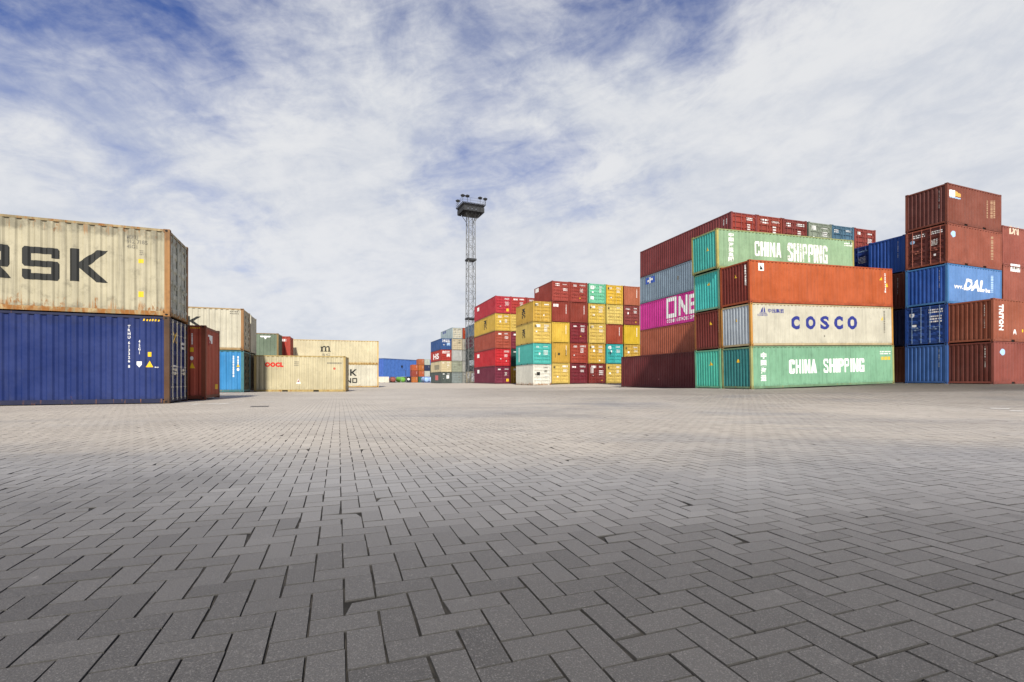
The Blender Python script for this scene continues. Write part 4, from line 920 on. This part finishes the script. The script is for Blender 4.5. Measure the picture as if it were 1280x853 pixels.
# worn white paint on the paving, drain grates
def ground_patch(name, corners, mat, lift=.006, sub=6):
    (ax, ay), (bx, by), (cx_, cy_), (dx, dy) = corners; n = sub + 1
    s, t = np.meshgrid(np.linspace(0, 1, n), np.linspace(0, 1, n)); s = s.ravel(); t = t.ravel()
    x = (ax*(1-s)+bx*s)*(1-t)+(dx*(1-s)+cx_*s)*t; y = (ay*(1-s)+by*s)*(1-t)+(dy*(1-s)+cy_*s)*t
    v = np.stack([x, y, height(x, y) + lift], -1); i = np.arange(n*n).reshape(n, n)
    q = np.stack([i[:-1, :-1], i[:-1, 1:], i[1:, 1:], i[1:, :-1]], -1).reshape(-1, 4)
    return mesh_np(name, v, q, mat)
def gp(px, py, z=0.0):
    d = F * (EYE - z) / (py - HY); return ground_xy(px, d)
wl = plain('worn_road_paint', (.62, .60, .55), .75, 0, .45)
def strip(x0, y0, x1, y1, w):
    d = np.array([x1 - x0, y1 - y0]); d /= np.linalg.norm(d); nn = np.array([-d[1], d[0]]) * w / 2
    o = ground_patch('painted_marking', ((x0 - nn[0], y0 - nn[1]), (x1 - nn[0], y1 - nn[1]), (x1 + nn[0], y1 + nn[1]), (x0 + nn[0], y0 + nn[1])), wl); tag(o, None, None, None, 'structure')
for a, b in (((238, 505.5), (250, 504.5)), ((255, 505), (272, 504)), ((271, 505.2), (287, 503.6)), ((288, 501.5), (306, 500.6)), ((326, 502.5), (343, 501.8)), ((1238, 496), (1262, 496.4)), ((1262, 497.6), (1280, 498)), ((745, 487.4), (775, 487.2))):
    z0 = -.03 if a[0] < 600 else (.3 if a[0] > 1000 else .05)
    p, q = gp(*a, z0), gp(*b, z0); strip(p[0], p[1], q[0], q[1], .22 if a[0] < 700 else .35)
def drain(px, py, yaw, label, ln=.62, wd=.42, z=-.04):
    x, y = gp(px, py, z); zz = float(height(np.array([x]), np.array([y]))[0])
    t = thing('drain_grate', label, 'drain', (x, y, zz), R(yaw))
    bm = bmesh.new(); h = .012
    box(bm, -ln/2, ln/2, -wd/2, -wd/2 + .05, -.02, h); box(bm, -ln/2, ln/2, wd/2 - .05, wd/2, -.02, h); box(bm, -ln/2, -ln/2 + .05, -wd/2 + .05, wd/2 - .05, -.02, h); box(bm, ln/2 - .05, ln/2, -wd/2 + .05, wd/2 - .05, -.02, h)
    add('frame', to_mesh(bm, 'frame'), plain('cast_iron', (.09, .085, .08), .6), t)
    bm = bmesh.new(); nb = 9
    for i in range(nb):
        xx = -ln/2 + .07 + i * (ln - .14) / (nb - 1); box(bm, xx - .014, xx + .014, -wd/2 + .05, wd/2 - .05, -.015, h - .003)
    add('bars', to_mesh(bm, 'bars'), plain('cast_iron', (.09, .085, .08), .6), t)
    bm = bmesh.new(); box(bm, -ln/2 + .05, ln/2 - .05, -wd/2 + .05, wd/2 - .05, -.01, .006); add('pit', to_mesh(bm, 'pit'), plain('silt', (.05, .046, .04), .9), t)
drain(324.5, 508.4, 19.6, 'small iron drain grate in front of the cream 20 foot container', .45, .40, -.03)

# ================================================================== sky, sun, camera
SKY_OFF = (33.3, 7.2); SKY_ROT = 27
SUN_EL, SUN_AZ = 41.0, 173.0      # azimuth clockwise from the view direction (+Y)
w = bpy.data.worlds.new('World'); sc.world = w; w.use_nodes = True; n = w.node_tree; n.nodes.clear(); L = n.links
out = nd(n, 'ShaderNodeOutputWorld'); bg = nd(n, 'ShaderNodeBackground'); L.new(bg.outputs[0], out.inputs[0]); bg.inputs[1].default_value = .105
sky = nd(n, 'ShaderNodeTexSky', sky_type='NISHITA'); sky.sun_disc = False; sky.sun_elevation = R(SUN_EL); sky.sun_rotation = R(SUN_AZ); sky.air_density = 1.0; sky.dust_density = .6; sky.ozone_density = 2.0
tc = nd(n, 'ShaderNodeTexCoord'); d = tc.outputs['Generated']
sx = nd(n, 'ShaderNodeSeparateXYZ'); L.new(d, sx.inputs[0])
rot = nd(n, 'ShaderNodeMapping'); L.new(d, rot.inputs[0]); rot.inputs['Rotation'].default_value = (0, R(SKY_ROT), 0); rot.inputs['Scale'].default_value = (1.0, 1.0, 1.75); rot.inputs['Location'].default_value = (SKY_OFF[0], SKY_OFF[1], .3)
q = rot.outputs[0]
n1 = noise(n, q, 1.7, 6, .5, .3); n2 = noise(n, q, 5.0, 10, .60, .5)
n3 = noise(n, scaled(n, q, (.6, 1.0, 1.15)), 13.0, 8, .66, .6); n4 = noise(n, q, 36.0, 6, .6, .5)
dens = mth(n, 'ADD', mth(n, 'MULTIPLY', n1, .66), mth(n, 'ADD', mth(n, 'MULTIPLY', n2, .22), mth(n, 'ADD', mth(n, 'MULTIPLY', n3, .13), mth(n, 'MULTIPLY', n4, .06))))
el = sx.outputs[2]
bias = mth(n, 'MULTIPLY', mth(n, 'SUBTRACT', .46, el), .50)
cover = smooth(n, mth(n, 'ADD', dens, bias), .35, .60)
hz = mth(n, 'SUBTRACT', 1.0, smooth(n, el, -.02, .44))
cover = mth(n, 'MAXIMUM', mth(n, 'MULTIPLY', cover, .94), mth(n, 'MULTIPLY', hz, .97))
cc = mixrgb(n, smooth(n, mth(n, 'ADD', mth(n, 'MULTIPLY', n2, .55), mth(n, 'ADD', mth(n, 'MULTIPLY', n3, .33), mth(n, 'MULTIPLY', n4, .12))), .36, .62), (4.85, 5.08, 5.5), (6.15, 6.2, 6.25))
skyc = mixrgb(n, 1.0, sky.outputs[0], (.33, .48, .90), 'MULTIPLY')
L.new(mixrgb(n, cover, skyc, cc), bg.inputs[0])
sl = bpy.data.lights.new('sun', 'SUN'); sl.energy = 4.9; sl.angle = R(3); sl.color = (1, .94, .84)
so = bpy.data.objects.new('sun', sl); COL.objects.link(so)
dv = Vector((math.sin(R(SUN_AZ)) * math.cos(R(SUN_EL)), math.cos(R(SUN_AZ)) * math.cos(R(SUN_EL)), math.sin(R(SUN_EL))))
so.rotation_euler = dv.to_track_quat('Z', 'Y').to_euler()
cam = bpy.data.cameras.new('camera'); co = bpy.data.objects.new('camera', cam); COL.objects.link(co)
cam.sensor_width = 36; cam.lens = F / 1280 * 36; cam.shift_y = (HY - 426.5) / 1280; cam.clip_start = .05; cam.clip_end = 20000
co.location = (0, 0, EYE); co.rotation_euler = (R(90), 0, 0); sc.camera = co
vs_ = sc.view_settings; vs_.view_transform = 'Standard'; vs_.look = 'None'; vs_.exposure = 0.36; vs_.gamma = 1; vs_.use_curve_mapping = False
